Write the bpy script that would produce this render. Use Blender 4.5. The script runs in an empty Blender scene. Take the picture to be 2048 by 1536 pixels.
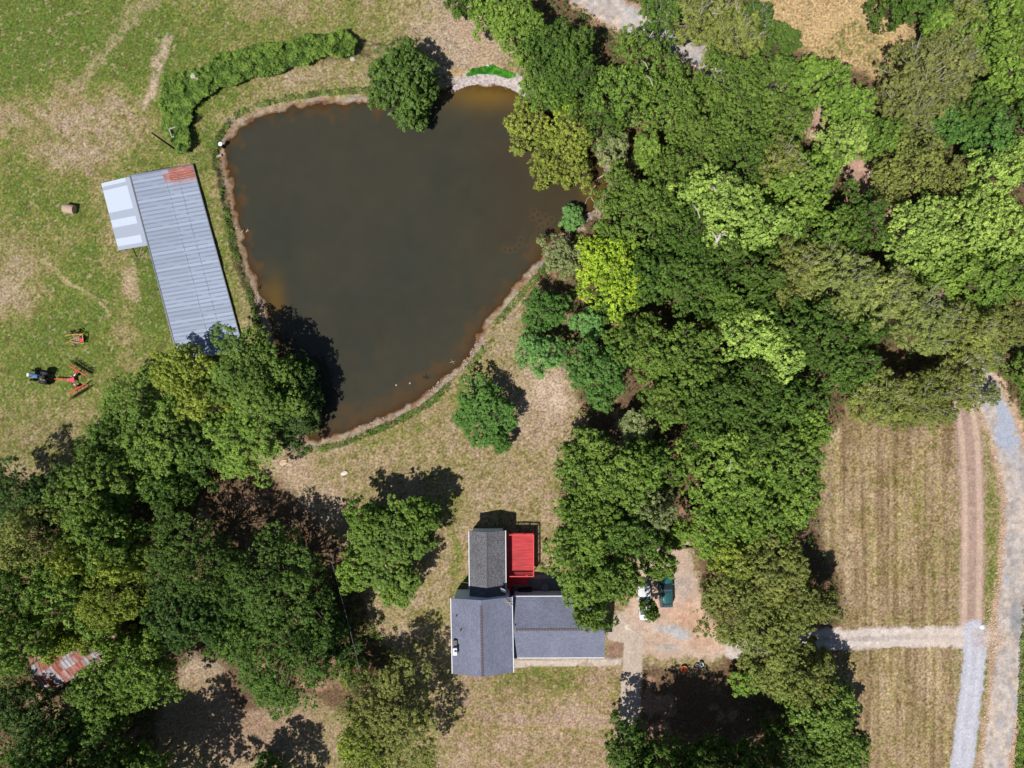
import bpy, bmesh, math, random
import numpy as np
from mathutils import Vector, Matrix

# ------------------------------------------------------------------ camera, sky, sun
sc = bpy.context.scene
COL = sc.collection
H = 100.0                       # flying height of the camera, metres
F = 1422.0                      # focal length in photo pixels (photo is 2048 wide)
cam_d = bpy.data.cameras.new("camera")
cam = bpy.data.objects.new("camera", cam_d); COL.objects.link(cam)
cam.location = (0, 0, H); cam.rotation_euler = (0, 0, 0)
cam_d.sensor_fit = 'HORIZONTAL'; cam_d.sensor_width = 36.0
cam_d.lens = 36.0 * F / 2048.0
cam_d.clip_start = 1.0; cam_d.clip_end = 6000.0
sc.camera = cam

SUN_ELEV = math.radians(58)
SH = Vector((0.62, 0.78))       # ground direction in which shadows fall
w = bpy.data.worlds.new("World"); sc.world = w; w.use_nodes = True
nt = w.node_tree; nt.nodes.clear()
sky = nt.nodes.new('ShaderNodeTexSky'); sky.sky_type = 'NISHITA'; sky.sun_disc = False
sky.sun_elevation = SUN_ELEV; sky.sun_rotation = math.atan2(-SH.x, -SH.y) % (2 * math.pi)
sky.air_density = 1.0; sky.dust_density = 0.6; sky.ozone_density = 1.5
bg = nt.nodes.new('ShaderNodeBackground'); bg.inputs[1].default_value = 0.06
wo = nt.nodes.new('ShaderNodeOutputWorld')
nt.links.new(sky.outputs[0], bg.inputs[0]); nt.links.new(bg.outputs[0], wo.inputs[0])
sun_d = bpy.data.lights.new("sun", 'SUN'); sun = bpy.data.objects.new("sun", sun_d); COL.objects.link(sun)
sun_d.energy = 5.0; sun_d.angle = math.radians(0.5); sun_d.color = (1.0, 0.965, 0.90)
_d = Vector((SH.x * math.cos(SUN_ELEV), SH.y * math.cos(SUN_ELEV), -math.sin(SUN_ELEV)))
sun.rotation_euler = _d.to_track_quat('-Z', 'Y').to_euler(); sun.location = (-60, -70, 150)
sc.view_settings.view_transform = 'Standard'; sc.view_settings.look = 'None'
sc.view_settings.exposure = 0.0; sc.view_settings.gamma = 1.0
try: sc.view_settings.use_curve_mapping = False
except Exception: pass
sc.cycles.max_bounces = 6; sc.cycles.transparent_max_bounces = 8

# ------------------------------------------------------------------ small helpers
def lin(c, k=1.0):
    o = []
    for v in c[:3]:
        v = v / 255.0
        o.append((v / 12.92 if v <= 0.04045 else ((v + 0.055) / 1.055) ** 2.4) * k)
    return tuple(o)
def P(px, py, z=0.0):
    return Vector(((px - 1024) * (H - z) / F, (768 - py) * (H - z) / F, z))
def tag(o, label=None, cat=None, group=None, kind=None):
    if label: o['label'] = label
    if cat: o['category'] = cat
    if group: o['group'] = group
    if kind: o['kind'] = kind
    return o
def empty(name, loc, rz=0.0, label=None, cat=None, group=None):
    o = bpy.data.objects.new(name, None); COL.objects.link(o)
    o.location = loc; o.rotation_euler = (0, 0, rz); o.empty_display_size = 0.5
    return tag(o, label, cat, group)

def _hash(ix, iy, seed):
    h = (ix.astype(np.int64) * 374761393 + iy.astype(np.int64) * 668265263 + seed * 974634777) & 0x7fffffff
    h = (h ^ (h >> 13)) * 1274126177 & 0x7fffffff
    h = (h ^ (h >> 16)) & 0xffffff
    return h / float(0xffffff)
def vnoise(x, y, seed=0):
    ix = np.floor(x); iy = np.floor(y); fx = x - ix; fy = y - iy
    fx = fx * fx * (3 - 2 * fx); fy = fy * fy * (3 - 2 * fy)
    a = _hash(ix, iy, seed); b = _hash(ix + 1, iy, seed); c = _hash(ix, iy + 1, seed); d = _hash(ix + 1, iy + 1, seed)
    return (a * (1 - fx) + b * fx) * (1 - fy) + (c * (1 - fx) + d * fx) * fy
def fbm(x, y, seed=0, octs=4, rot=0.5):
    s = 0; a = 0.5; t = 0
    for i in range(octs):
        s = s + a * vnoise(x, y, seed + i * 17); t += a; a *= 0.55
        x, y = (x * math.cos(rot) - y * math.sin(rot)) * 2.03 + 11.3, (x * math.sin(rot) + y * math.cos(rot)) * 2.03 - 7.1
    return s / t
def sstep(a, b, x):
    t = np.clip((x - a) / (b - a), 0, 1); return t * t * (3 - 2 * t)
def seg_dist(x, y, pts, closed=False):
    """distance to a polyline and the parameter (0..n) along it"""
    n = len(pts) if closed else len(pts) - 1
    best = np.full(x.shape, 1e9); par = np.zeros(x.shape)
    for i in range(n):
        ax, ay = pts[i][:2]; bx, by = pts[(i + 1) % len(pts)][:2]
        dx, dy = bx - ax, by - ay; L = dx * dx + dy * dy
        t = np.clip(((x - ax) * dx + (y - ay) * dy) / L, 0, 1)
        d = np.hypot(x - ax - t * dx, y - ay - t * dy)
        m = d < best; best = np.where(m, d, best); par = np.where(m, i + t, par)
    return best, par
def inside(x, y, pts):
    r = np.zeros(x.shape, bool); n = len(pts)
    for i in range(n):
        ax, ay = pts[i][:2]; bx, by = pts[(i + 1) % n][:2]
        if ay == by: continue
        c = ((ay > y) != (by > y)) & (x < (bx - ax) * (y - ay) / (by - ay) + ax)
        r ^= c
    return r
def smooth_poly(pts, it=2, closed=True):
    for _ in range(it):
        o = []; n = len(pts)
        rng_ = range(n) if closed else range(n - 1)
        if not closed: o.append(pts[0])
        for i in rng_:
            a = pts[i]; b = pts[(i + 1) % n]
            o.append(tuple(a[k] * .75 + b[k] * .25 for k in range(len(a))))
            o.append(tuple(a[k] * .25 + b[k] * .75 for k in range(len(a))))
        if not closed: o.append(pts[-1])
        pts = o
    return pts

# ------------------------------------------------------------------ materials
def new_mat(name):
    m = bpy.data.materials.new(name); m.use_nodes = True
    n = m.node_tree.nodes; l = m.node_tree.links
    return m, n, l, n['Principled BSDF']
def setin(b, key, v):
    if key in b.inputs: b.inputs[key].default_value = v
def plain(name, rgb, rough=0.6, metal=0.0, var=0.15, scale=4.0, bump=0.0, spec=0.4, k=0.8, stretch=None):
    """paint, wood or metal with a little procedural wear"""
    m, n, l, b = new_mat(name)
    c = lin(rgb, k)
    tc = n.new('ShaderNodeTexCoord'); nz = n.new('ShaderNodeTexNoise')
    nz.inputs['Scale'].default_value = scale; nz.inputs['Detail'].default_value = 5
    if stretch:
        mp = n.new('ShaderNodeMapping'); mp.inputs['Scale'].default_value = stretch
        l.new(tc.outputs['Object'], mp.inputs['Vector']); l.new(mp.outputs[0], nz.inputs['Vector'])
    else: l.new(tc.outputs['Object'], nz.inputs['Vector'])
    cr = n.new('ShaderNodeValToRGB'); cr.color_ramp.elements[0].position = .3; cr.color_ramp.elements[1].position = .7
    cr.color_ramp.elements[0].color = tuple(v * (1 - var) for v in c) + (1,)
    cr.color_ramp.elements[1].color = tuple(min(1, v * (1 + var)) for v in c) + (1,)
    l.new(nz.outputs['Fac'], cr.inputs[0]); l.new(cr.outputs[0], b.inputs['Base Color'])
    b.inputs['Roughness'].default_value = rough; b.inputs['Metallic'].default_value = metal
    setin(b, 'Specular IOR Level', spec)
    if bump:
        bp = n.new('ShaderNodeBump'); bp.inputs['Strength'].default_value = bump; bp.inputs['Distance'].default_value = .03
        l.new(nz.outputs['Fac'], bp.inputs['Height']); l.new(bp.outputs[0], b.inputs['Normal'])
    return m

def terrain_mat():
    m, n, l, b = new_mat("terrain")
    at = n.new('ShaderNodeAttribute'); at.attribute_name = 'col'
    ag = n.new('ShaderNodeAttribute'); ag.attribute_name = 'grass'
    tc = n.new('ShaderNodeTexCoord')
    n1 = n.new('ShaderNodeTexNoise'); n1.inputs['Scale'].default_value = 3.2; n1.inputs['Detail'].default_value = 6; n1.inputs['Roughness'].default_value = .75
    n2 = n.new('ShaderNodeTexNoise'); n2.inputs['Scale'].default_value = 1.1; n2.inputs['Detail'].default_value = 3
    l.new(tc.outputs['Object'], n1.inputs['Vector']); l.new(tc.outputs['Object'], n2.inputs['Vector'])
    mr = n.new('ShaderNodeMapRange'); mr.inputs['From Min'].default_value = .34; mr.inputs['From Max'].default_value = .66
    mr.inputs['To Min'].default_value = .35; mr.inputs['To Max'].default_value = 1.65
    l.new(n1.outputs['Fac'], mr.inputs['Value'])
    # less contrast on bare surfaces
    mx = n.new('ShaderNodeMix'); mx.data_type = 'FLOAT'; mx.inputs['A'].default_value = 1.0
    mg = n.new('ShaderNodeMath'); mg.operation = 'MULTIPLY_ADD'; mg.inputs[1].default_value = .70; mg.inputs[2].default_value = .25
    l.new(ag.outputs['Fac'], mg.inputs[0]); l.new(mg.outputs[0], mx.inputs['Factor']); l.new(mr.outputs[0], mx.inputs['B'])
    mu = n.new('ShaderNodeVectorMath'); mu.operation = 'SCALE'
    l.new(at.outputs['Color'], mu.inputs[0]); l.new(mx.outputs[0], mu.inputs['Scale'])
    # small hue drift between yellow straw and green blades
    hs = n.new('ShaderNodeHueSaturation')
    m2 = n.new('ShaderNodeMapRange'); m2.inputs['To Min'].default_value = .485; m2.inputs['To Max'].default_value = .515
    m2.inputs['From Min'].default_value = .3; m2.inputs['From Max'].default_value = .7
    l.new(n2.outputs['Fac'], m2.inputs['Value']); l.new(m2.outputs[0], hs.inputs['Hue']); l.new(mu.outputs[0], hs.inputs['Color'])
    l.new(hs.outputs[0], b.inputs['Base Color'])
    b.inputs['Roughness'].default_value = .95; setin(b, 'Specular IOR Level', .1)
    bp = n.new('ShaderNodeBump'); bp.inputs['Distance'].default_value = .10
    bs = n.new('ShaderNodeMath'); bs.operation = 'MULTIPLY_ADD'; bs.inputs[1].default_value = .6; bs.inputs[2].default_value = .12
    l.new(ag.outputs['Fac'], bs.inputs[0]); l.new(bs.outputs[0], bp.inputs['Strength'])
    l.new(n1.outputs['Fac'], bp.inputs['Height']); l.new(bp.outputs[0], b.inputs['Normal'])
    return m
def water_mat():
    m, n, l, b = new_mat("pond_water")
    at = n.new('ShaderNodeAttribute'); at.attribute_name = 'col'
    aa = n.new('ShaderNodeAttribute'); aa.attribute_name = 'grass'
    l.new(at.outputs['Color'], b.inputs['Base Color'])
    b.inputs['Roughness'].default_value = .06; setin(b, 'IOR', 1.33)
    tc = n.new('ShaderNodeTexCoord')
    nz = n.new('ShaderNodeTexNoise'); nz.inputs['Scale'].default_value = 2.5; nz.inputs['Detail'].default_value = 4
    l.new(tc.outputs['Object'], nz.inputs['Vector'])
    bp = n.new('ShaderNodeBump'); bp.inputs['Strength'].default_value = .12; bp.inputs['Distance'].default_value = .04
    l.new(nz.outputs['Fac'], bp.inputs['Height']); l.new(bp.outputs[0], b.inputs['Normal'])
    tr = n.new('ShaderNodeBsdfTransparent'); tr.inputs[0].default_value = (.72, .64, .50, 1)
    mx = n.new('ShaderNodeMixShader'); out = n['Material Output']
    l.new(aa.outputs['Fac'], mx.inputs[0]); l.new(tr.outputs[0], mx.inputs[1]); l.new(b.outputs[0], mx.inputs[2])
    l.new(mx.outputs[0], out.inputs['Surface'])
    return m
def leaf_mat(name, rough=.55, spec=.25, transl=.28):
    m, n, l, b = new_mat(name)
    oi = n.new('ShaderNodeObjectInfo'); at = n.new('ShaderNodeAttribute'); at.attribute_name = 'tint'
    mr = n.new('ShaderNodeMapRange'); mr.inputs['To Min'].default_value = .50; mr.inputs['To Max'].default_value = 1.50
    l.new(at.outputs['Fac'], mr.inputs['Value'])
    mu = n.new('ShaderNodeVectorMath'); mu.operation = 'SCALE'
    l.new(oi.outputs['Color'], mu.inputs[0]); l.new(mr.outputs[0], mu.inputs['Scale'])
    hs = n.new('ShaderNodeHueSaturation'); m2 = n.new('ShaderNodeMapRange')
    m2.inputs['To Min'].default_value = .515; m2.inputs['To Max'].default_value = .485
    l.new(at.outputs['Fac'], m2.inputs['Value']); l.new(m2.outputs[0], hs.inputs['Hue']); l.new(mu.outputs[0], hs.inputs['Color'])
    l.new(hs.outputs[0], b.inputs['Base Color'])
    b.inputs['Roughness'].default_value = rough; setin(b, 'Specular IOR Level', spec)
    tr = n.new('ShaderNodeBsdfTranslucent'); l.new(hs.outputs[0], tr.inputs[0])
    mx = n.new('ShaderNodeMixShader'); mx.inputs[0].default_value = transl
    l.new(b.outputs[0], mx.inputs[1]); l.new(tr.outputs[0], mx.inputs[2]); l.new(mx.outputs[0], n['Material Output'].inputs['Surface'])
    return m
def shingle_mat(name, rgb, spk=.3, row=.14):
    m, n, l, b = new_mat(name); c = lin(rgb, .8)
    tc = n.new('ShaderNodeTexCoord')
    br = n.new('ShaderNodeTexBrick'); br.inputs['Scale'].default_value = 1.0
    br.inputs['Brick Width'].default_value = .33; br.inputs['Row Height'].default_value = row; br.inputs['Mortar Size'].default_value = .008
    br.inputs['Color1'].default_value = tuple(v * .86 for v in c) + (1,); br.inputs['Color2'].default_value = tuple(v * 1.14 for v in c) + (1,)
    br.inputs['Mortar'].default_value = tuple(v * .55 for v in c) + (1,)
    l.new(tc.outputs['UV'], br.inputs['Vector'])
    nz = n.new('ShaderNodeTexNoise'); nz.inputs['Scale'].default_value = 7; nz.inputs['Detail'].default_value = 6; nz.inputs['Roughness'].default_value = .7
    l.new(tc.outputs['Object'], nz.inputs['Vector'])
    n2 = n.new('ShaderNodeTexNoise'); n2.inputs['Scale'].default_value = .35; n2.inputs['Detail'].default_value = 4
    l.new(tc.outputs['Object'], n2.inputs['Vector'])
    a1 = n.new('ShaderNodeMapRange'); a1.inputs['From Min'].default_value = .3; a1.inputs['From Max'].default_value = .7
    a1.inputs['To Min'].default_value = 1 - spk; a1.inputs['To Max'].default_value = 1 + spk; l.new(nz.outputs['Fac'], a1.inputs['Value'])
    a2 = n.new('ShaderNodeMapRange'); a2.inputs['From Min'].default_value = .3; a2.inputs['From Max'].default_value = .7
    a2.inputs['To Min'].default_value = .88; a2.inputs['To Max'].default_value = 1.12; l.new(n2.outputs['Fac'], a2.inputs['Value'])
    mm = n.new('ShaderNodeMath'); mm.operation = 'MULTIPLY'; l.new(a1.outputs[0], mm.inputs[0]); l.new(a2.outputs[0], mm.inputs[1])
    mu = n.new('ShaderNodeVectorMath'); mu.operation = 'SCALE'; l.new(br.outputs['Color'], mu.inputs[0]); l.new(mm.outputs[0], mu.inputs['Scale'])
    l.new(mu.outputs[0], b.inputs['Base Color']); b.inputs['Roughness'].default_value = .85; setin(b, 'Specular IOR Level', .25)
    bp = n.new('ShaderNodeBump'); bp.inputs['Strength'].default_value = .4; bp.inputs['Distance'].default_value = .02
    l.new(nz.outputs['Fac'], bp.inputs['Height']); l.new(bp.outputs[0], b.inputs['Normal'])
    return m
def tinroof_mat(name, rgb, rust=0.0, rough=.42):
    """sheet metal; attribute tint = panel-to-panel tone, rustm = how rusty"""
    m, n, l, b = new_mat(name); c = lin(rgb, .8)
    at = n.new('ShaderNodeAttribute'); at.attribute_name = 'tint'
    ar = n.new('ShaderNodeAttribute'); ar.attribute_name = 'rustm'
    tc = n.new('ShaderNodeTexCoord')
    nz = n.new('ShaderNodeTexNoise'); nz.inputs['Scale'].default_value = 1.6; nz.inputs['Detail'].default_value = 7; nz.inputs['Roughness'].default_value = .7
    mp = n.new('ShaderNodeMapping'); mp.inputs['Scale'].default_value = (.30, 5.0, 1)
    l.new(tc.outputs['UV'], mp.inputs['Vector']); l.new(mp.outputs[0], nz.inputs['Vector'])
    base = n.new('ShaderNodeMapRange'); base.inputs['To Min'].default_value = .55; base.inputs['To Max'].default_value = 1.28
    l.new(at.outputs['Fac'], base.inputs['Value'])
    cc = n.new('ShaderNodeVectorMath'); cc.operation = 'SCALE'; cc.inputs[0].default_value = c
    l.new(base.outputs[0], cc.inputs['Scale'])
    rr = n.new('ShaderNodeValToRGB')
    rr.color_ramp.elements[0].color = lin((122, 66, 54), .8) + (1,); rr.color_ramp.elements[1].color = lin((215, 165, 150), .8) + (1,)
    rr.color_ramp.elements[0].position = .38; rr.color_ramp.elements[1].position = .62
    e = rr.color_ramp.elements.new(.5); e.color = lin((168, 92, 78), .8) + (1,)
    l.new(nz.outputs['Fac'], rr.inputs[0])
    ad = n.new('ShaderNodeMath'); ad.operation = 'ADD'; l.new(ar.outputs['Fac'], ad.inputs[0]); l.new(nz.outputs['Fac'], ad.inputs[1])
    th = n.new('ShaderNodeMapRange'); th.inputs['From Min'].default_value = .98; th.inputs['From Max'].default_value = 1.08
    l.new(ad.outputs[0], th.inputs['Value'])
    mx = n.new('ShaderNodeMix'); mx.data_type = 'RGBA'
    l.new(th.outputs[0], mx.inputs['Factor']); l.new(cc.outputs[0], mx.inputs['A']); l.new(rr.outputs[0], mx.inputs['B'])
    l.new(mx.outputs['Result'], b.inputs['Base Color']); b.inputs['Roughness'].default_value = rough + .2
    b.inputs['Metallic'].default_value = .15
    return m

# ------------------------------------------------------------------ mesh builders
class MB:
    def __init__(s): s.v = []; s.f = []; s.uv = {}
    def add(s, vs, fs):
        o = len(s.v); s.v += [tuple(v) for v in vs]; s.f += [tuple(i + o for i in f) for f in fs]; return s
    def box(s, c, size, M=None):
        x, y, z = size[0] / 2, size[1] / 2, size[2] / 2
        vs = [Vector((a * x, b * y, d * z)) for d in (-1, 1) for b in (-1, 1) for a in (-1, 1)]
        if M is not None: vs = [M @ v for v in vs]
        vs = [v + Vector(c) for v in vs]
        return s.add(vs, [(0, 2, 3, 1), (4, 5, 7, 6), (0, 1, 5, 4), (2, 6, 7, 3), (0, 4, 6, 2), (1, 3, 7, 5)])
    def bar(s, a, b, wdt, hgt):
        a = Vector(a); b = Vector(b); d = b - a
        q = d.to_track_quat('X', 'Z').to_matrix()
        return s.box((a + b) / 2, (d.length, wdt, hgt), q)
    def prism(s, pts, z0, z1):
        n = len(pts); vs = [(p[0], p[1], z0) for p in pts] + [(p[0], p[1], z1) for p in pts]
        fs = [tuple(range(n))[::-1], tuple(range(n, 2 * n))] + [(i, (i + 1) % n, n + (i + 1) % n, n + i) for i in range(n)]
        return s.add(vs, fs)
    def tube(s, pts, rad, n=7, cap=True):
        pts = [Vector(p) for p in pts]
        if not hasattr(rad, '__len__'): rad = [rad] * len(pts)
        vs = []; prev = None
        for i, p in enumerate(pts):
            d = (pts[min(i + 1, len(pts) - 1)] - pts[max(i - 1, 0)]).normalized()
            q = d.to_track_quat('Z', 'Y').to_matrix() if prev is None else prev
            if prev is None: xa = q @ Vector((1, 0, 0))
            xa = (xa - d * xa.dot(d)).normalized(); ya = d.cross(xa); prev = q
            for k in range(n):
                a = 2 * math.pi * k / n; vs.append(p + (xa * math.cos(a) + ya * math.sin(a)) * rad[i])
        fs = [(i * n + k, i * n + (k + 1) % n, (i + 1) * n + (k + 1) % n, (i + 1) * n + k) for i in range(len(pts) - 1) for k in range(n)]
        if cap: fs += [tuple(range(n))[::-1], tuple(range((len(pts) - 1) * n, len(pts) * n))]
        return s.add(vs, fs)
    def ring(s, c, axis, R, r, n=20, k=8, flat=1.0):
        c = Vector(c); ax = Vector(axis).normalized(); q = ax.to_track_quat('Z', 'Y').to_matrix()
        vs = []
        for i in range(n):
            a = 2 * math.pi * i / n; o = Vector((math.cos(a), math.sin(a), 0))
            for j in range(k):
                t = 2 * math.pi * j / k
                vs.append(c + q @ (o * (R + r * math.cos(t)) + Vector((0, 0, r * flat * math.sin(t)))))
        fs = [(i * k + j, ((i + 1) % n) * k + j, ((i + 1) % n) * k + (j + 1) % k, i * k + (j + 1) % k) for i in range(n) for j in range(k)]
        return s.add(vs, fs)
    def loft(s, secs):
        n = len(secs[0]); vs = [p for q in secs for p in q]
        fs = [(i * n + k, i * n + (k + 1) % n, (i + 1) * n + (k + 1) % n, (i + 1) * n + k) for i in range(len(secs) - 1) for k in range(n)]
        fs += [tuple(range(n))[::-1], tuple(range((len(secs) - 1) * n, len(secs) * n))]
        return s.add(vs, fs)
    def blob(s, c, r, rng, sq=(1, 1, 1), n=8, m=5, rough=.18):
        vs = [(c[0], c[1], c[2] - r * sq[2])]
        for i in range(1, m):
            t = math.pi * i / m
            for k in range(n):
                a = 2 * math.pi * k / n; q = r * (1 + rng.uniform(-rough, rough))
                vs.append((c[0] + q * sq[0] * math.sin(t) * math.cos(a), c[1] + q * sq[1] * math.sin(t) * math.sin(a), c[2] - q * sq[2] * math.cos(t)))
        vs.append((c[0], c[1], c[2] + r * sq[2])); top = len(vs) - 1
        fs = [(0, 1 + (k + 1) % n, 1 + k) for k in range(n)]
        for i in range(m - 2):
            for k in range(n):
                a = 1 + i * n + k; b2 = 1 + i * n + (k + 1) % n; fs.append((a, b2, b2 + n, a + n))
        o = 1 + (m - 2) * n
        fs += [(o + k, o + (k + 1) % n, top) for k in range(n)]
        return s.add(vs, fs)
    def build(s, name, mat, parent=None, smooth=False, bevel=0.0, uv=False, attrs=None):
        me = bpy.data.meshes.new(name); me.from_pydata(s.v, [], s.f)
        bm = bmesh.new(); bm.from_mesh(me); bmesh.ops.recalc_face_normals(bm, faces=bm.faces)
        if bevel: bmesh.ops.bevel(bm, geom=bm.edges[:], offset=bevel, segments=2, affect='EDGES', profile=.6)
        bm.to_mesh(me); bm.free()
        if smooth: me.polygons.foreach_set('use_smooth', [True] * len(me.polygons))
        if uv:   # simple planar UV in metres: u = across, v = along, computed per face from its own slope
            ul = me.uv_layers.new(name='UVMap')
            for p in me.polygons:
                nn = p.normal
                t = Vector((0, 0, 1)).cross(nn)
                t = t.normalized() if t.length > .05 else Vector((1, 0, 0))
                bb = nn.cross(t)
                for li in p.loop_indices:
                    co = me.vertices[me.loops[li].vertex_index].co
                    ul.data[li].uv = (co.dot(t), co.dot(bb))
        if attrs:
            for k, vals in attrs.items():
                a = me.attributes.new(k, 'FLOAT', 'FACE'); a.data.foreach_set('value', vals)
        me.materials.append(mat)
        o = bpy.data.objects.new(name, me); COL.objects.link(o)
        if parent is not None: o.parent = parent
        return o

def np_mesh(name, V, quads, attrs=None, colors=None, smooth=False):
    me = bpy.data.meshes.new(name)
    me.vertices.add(len(V)); me.vertices.foreach_set('co', V.astype(np.float32).ravel())
    nq = len(quads); me.loops.add(nq * 4); me.loops.foreach_set('vertex_index', quads.astype(np.int32).ravel())
    me.polygons.add(nq); me.polygons.foreach_set('loop_start', np.arange(nq, dtype=np.int32) * 4)
    me.update(calc_edges=True)
    if smooth: me.polygons.foreach_set('use_smooth', np.ones(nq, bool))
    for k, a in (attrs or {}).items():
        t = me.attributes.new(k, 'FLOAT', 'POINT'); t.data.foreach_set('value', a.astype(np.float32).ravel())
    for k, a in (colors or {}).items():
        t = me.attributes.new(k, 'FLOAT_COLOR', 'POINT')
        t.data.foreach_set('color', np.concatenate([a, np.ones((len(a), 1))], 1).astype(np.float32).ravel())
    return me

# ------------------------------------------------------------------ terrain layout (photo pixels converted to metres by P)
POND = smooth_poly([(452,285),(465,262),(480,245),(520,228),(580,212),(640,205),(700,200),(745,197),(790,190),(840,178),(895,172),
    (940,165),(990,166),(1030,175),(1055,192),(1085,215),(1120,235),(1160,262),(1190,292),(1203,325),(1214,347),(1214,370),(1200,395),
    (1188,418),(1165,440),(1132,455),(1110,478),(1085,507),(1070,530),(1045,560),(1010,597),(975,642),(950,690),(925,724),(880,762),
    (850,790),(810,814),(760,838),(700,862),(650,878),(622,884),(600,862),(580,810),(562,750),(550,700),(540,665),(530,630),(518,590),
    (505,555),(490,510),(478,460),(468,410),(460,370),(452,330),(447,305)], 1)
WATER_Z = -0.42
S0 = H / F
def pond_d(px, py):
    d, _ = seg_dist(px, py, POND, True)
    return np.where(inside(px, py, POND), -d, d) * S0 + (fbm(px * .06, py * .06, 301, 4) - .5) * 1.5
def height_px(px, py, pd=None):
    """ground height as a function of plan position written in photo pixels at datum"""
    if pd is None: pd = pond_d(px, py)
    n1 = (fbm(px * .02, py * .02, 3, 3) - .5)
    dam = np.maximum(sstep(500, 420, px), sstep(235, 150, py) * sstep(880, 760, px)) * sstep(990, 800, py)
    z = n1 * .35 - 2.2 * dam * sstep(5.2, 9.5, pd)
    shore = sstep(0.0, 1.6, pd)
    scarp = sstep(.9, 1.5, pd + (vnoise(px * .09, py * .09, 5) - .5) * 1.0)
    z = z * shore + (WATER_Z + .06) * (1 - (.35 * shore + .65 * scarp))
    dep = np.clip(-pd, 0, None)
    z = np.where(pd < 0, WATER_Z + .06 - np.minimum(1.9, dep * .22) - .06 * sstep(0, .5, dep), z)
    return z
def gz(x, y):
    px = np.array([1024 + x / S0]); py = np.array([768 - y / S0])
    return float(height_px(px, py)[0])
def PG(px, py):
    """photo pixel -> point on the ground"""
    p = P(px, py, 0)
    for _ in range(3): p = P(px, py, gz(p.x, p.y))
    return p

ROAD = smooth_poly([(1130,-45),(1180,-8),(1250,36),(1310,68),(1385,100),(1440,135),(1530,190),(1632,234),(1722,335),(1800,480),(1900,650),(1972,775),
    (2005,850),(2030,930),(2040,1000),(2037,1100),(2024,1200),(2018,1300),(2008,1400),(1995,1500),(1980,1620),(1950,1900)], 2, False)
LANE = [(1950,1262),(1948,1330),(1940,1400),(1928,1500),(1915,1620),(1880,1900)]
TRACK = smooth_poly([(1900,740),(1922,790),(1938,860),(1943,950),(1945,1050),(1944,1150),(1942,1260)], 1, False)
DRIVE = [(1968,1272),(1900,1274),(1800,1274),(1700,1278),(1600,1280),(1520,1290),(1470,1300)]
YARD = [(1290,1075),(1375,1080),(1392,1150),(1402,1200),(1420,1235),(1462,1300),(1440,1318),(1290,1310),(1262,1262),(1232,1232),(1272,1190)]
WALK = [(1213,1237),(1243,1226),(1262,1256),(1287,1270),(1285,1320),(1281,1400),(1276,1482),(1237,1480),(1241,1400),(1245,1330),(1248,1285),(1215,1281)]
FRONT = [(1028,1320),(1243,1316),(1243,1331),(1060,1333),(1029,1336)]
PATIO = [(1010,1146),(1068,1147),(1110,1149),(1175,1150),(1175,1200),(1010,1205)]

print("terrain...")
dx = 0.185
def axis(half, far=2600):
    core = np.arange(-half, half + dx / 2, dx); o = []; v = half; st = dx
    while v < far: st *= 1.28; v += st; o.append(v)
    o = np.array(o); return np.concatenate([-o[::-1], core, o])
xs = axis(80.0); ys = axis(62.0)
X, Y = np.meshgrid(xs, ys)
NX, NY = len(xs), len(ys)
far = sstep(75, 140, np.maximum(np.abs(X) * .85, np.abs(Y)))
px0 = 1024 + X / S0; py0 = 768 - Y / S0
pd = pond_d(px0, py0)
Z = height_px(px0, py0, pd) * (1 - far) + far * (-.3 + 3 * (fbm(X * .004, Y * .004, 91, 3) - .5))
# colours are looked up where each spot is seen from above its own height
PX = 1024 + X * F / (H - np.where(far > .5, 0, Z)); PY = 768 - Y * F / (H - np.where(far > .5, 0, Z))

def L3(c, k=.80): return np.array(lin(c, k))
def mixc(A, c, m):
    return A + (np.asarray(c) - A) * np.clip(m, 0, 1)[..., None]
wob = 26 * (fbm(PX * .018, PY * .018, 40, 4) - .5)
wob2 = 26 * (fbm(PX * .018, PY * .018, 60, 4) - .5)
QX = PX + wob * 1.6; QY = PY + wob2 * 1.6
def blob(cx, cy, rx, ry, ang=0, soft=.6):
    a = math.radians(ang); u = (QX - cx) * math.cos(a) + (QY - cy) * math.sin(a); v = -(QX - cx) * math.sin(a) + (QY - cy) * math.cos(a)
    r = np.sqrt((u / rx) ** 2 + (v / ry) ** 2)
    return 1 - sstep(1 - soft, 1 + soft, r)
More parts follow.
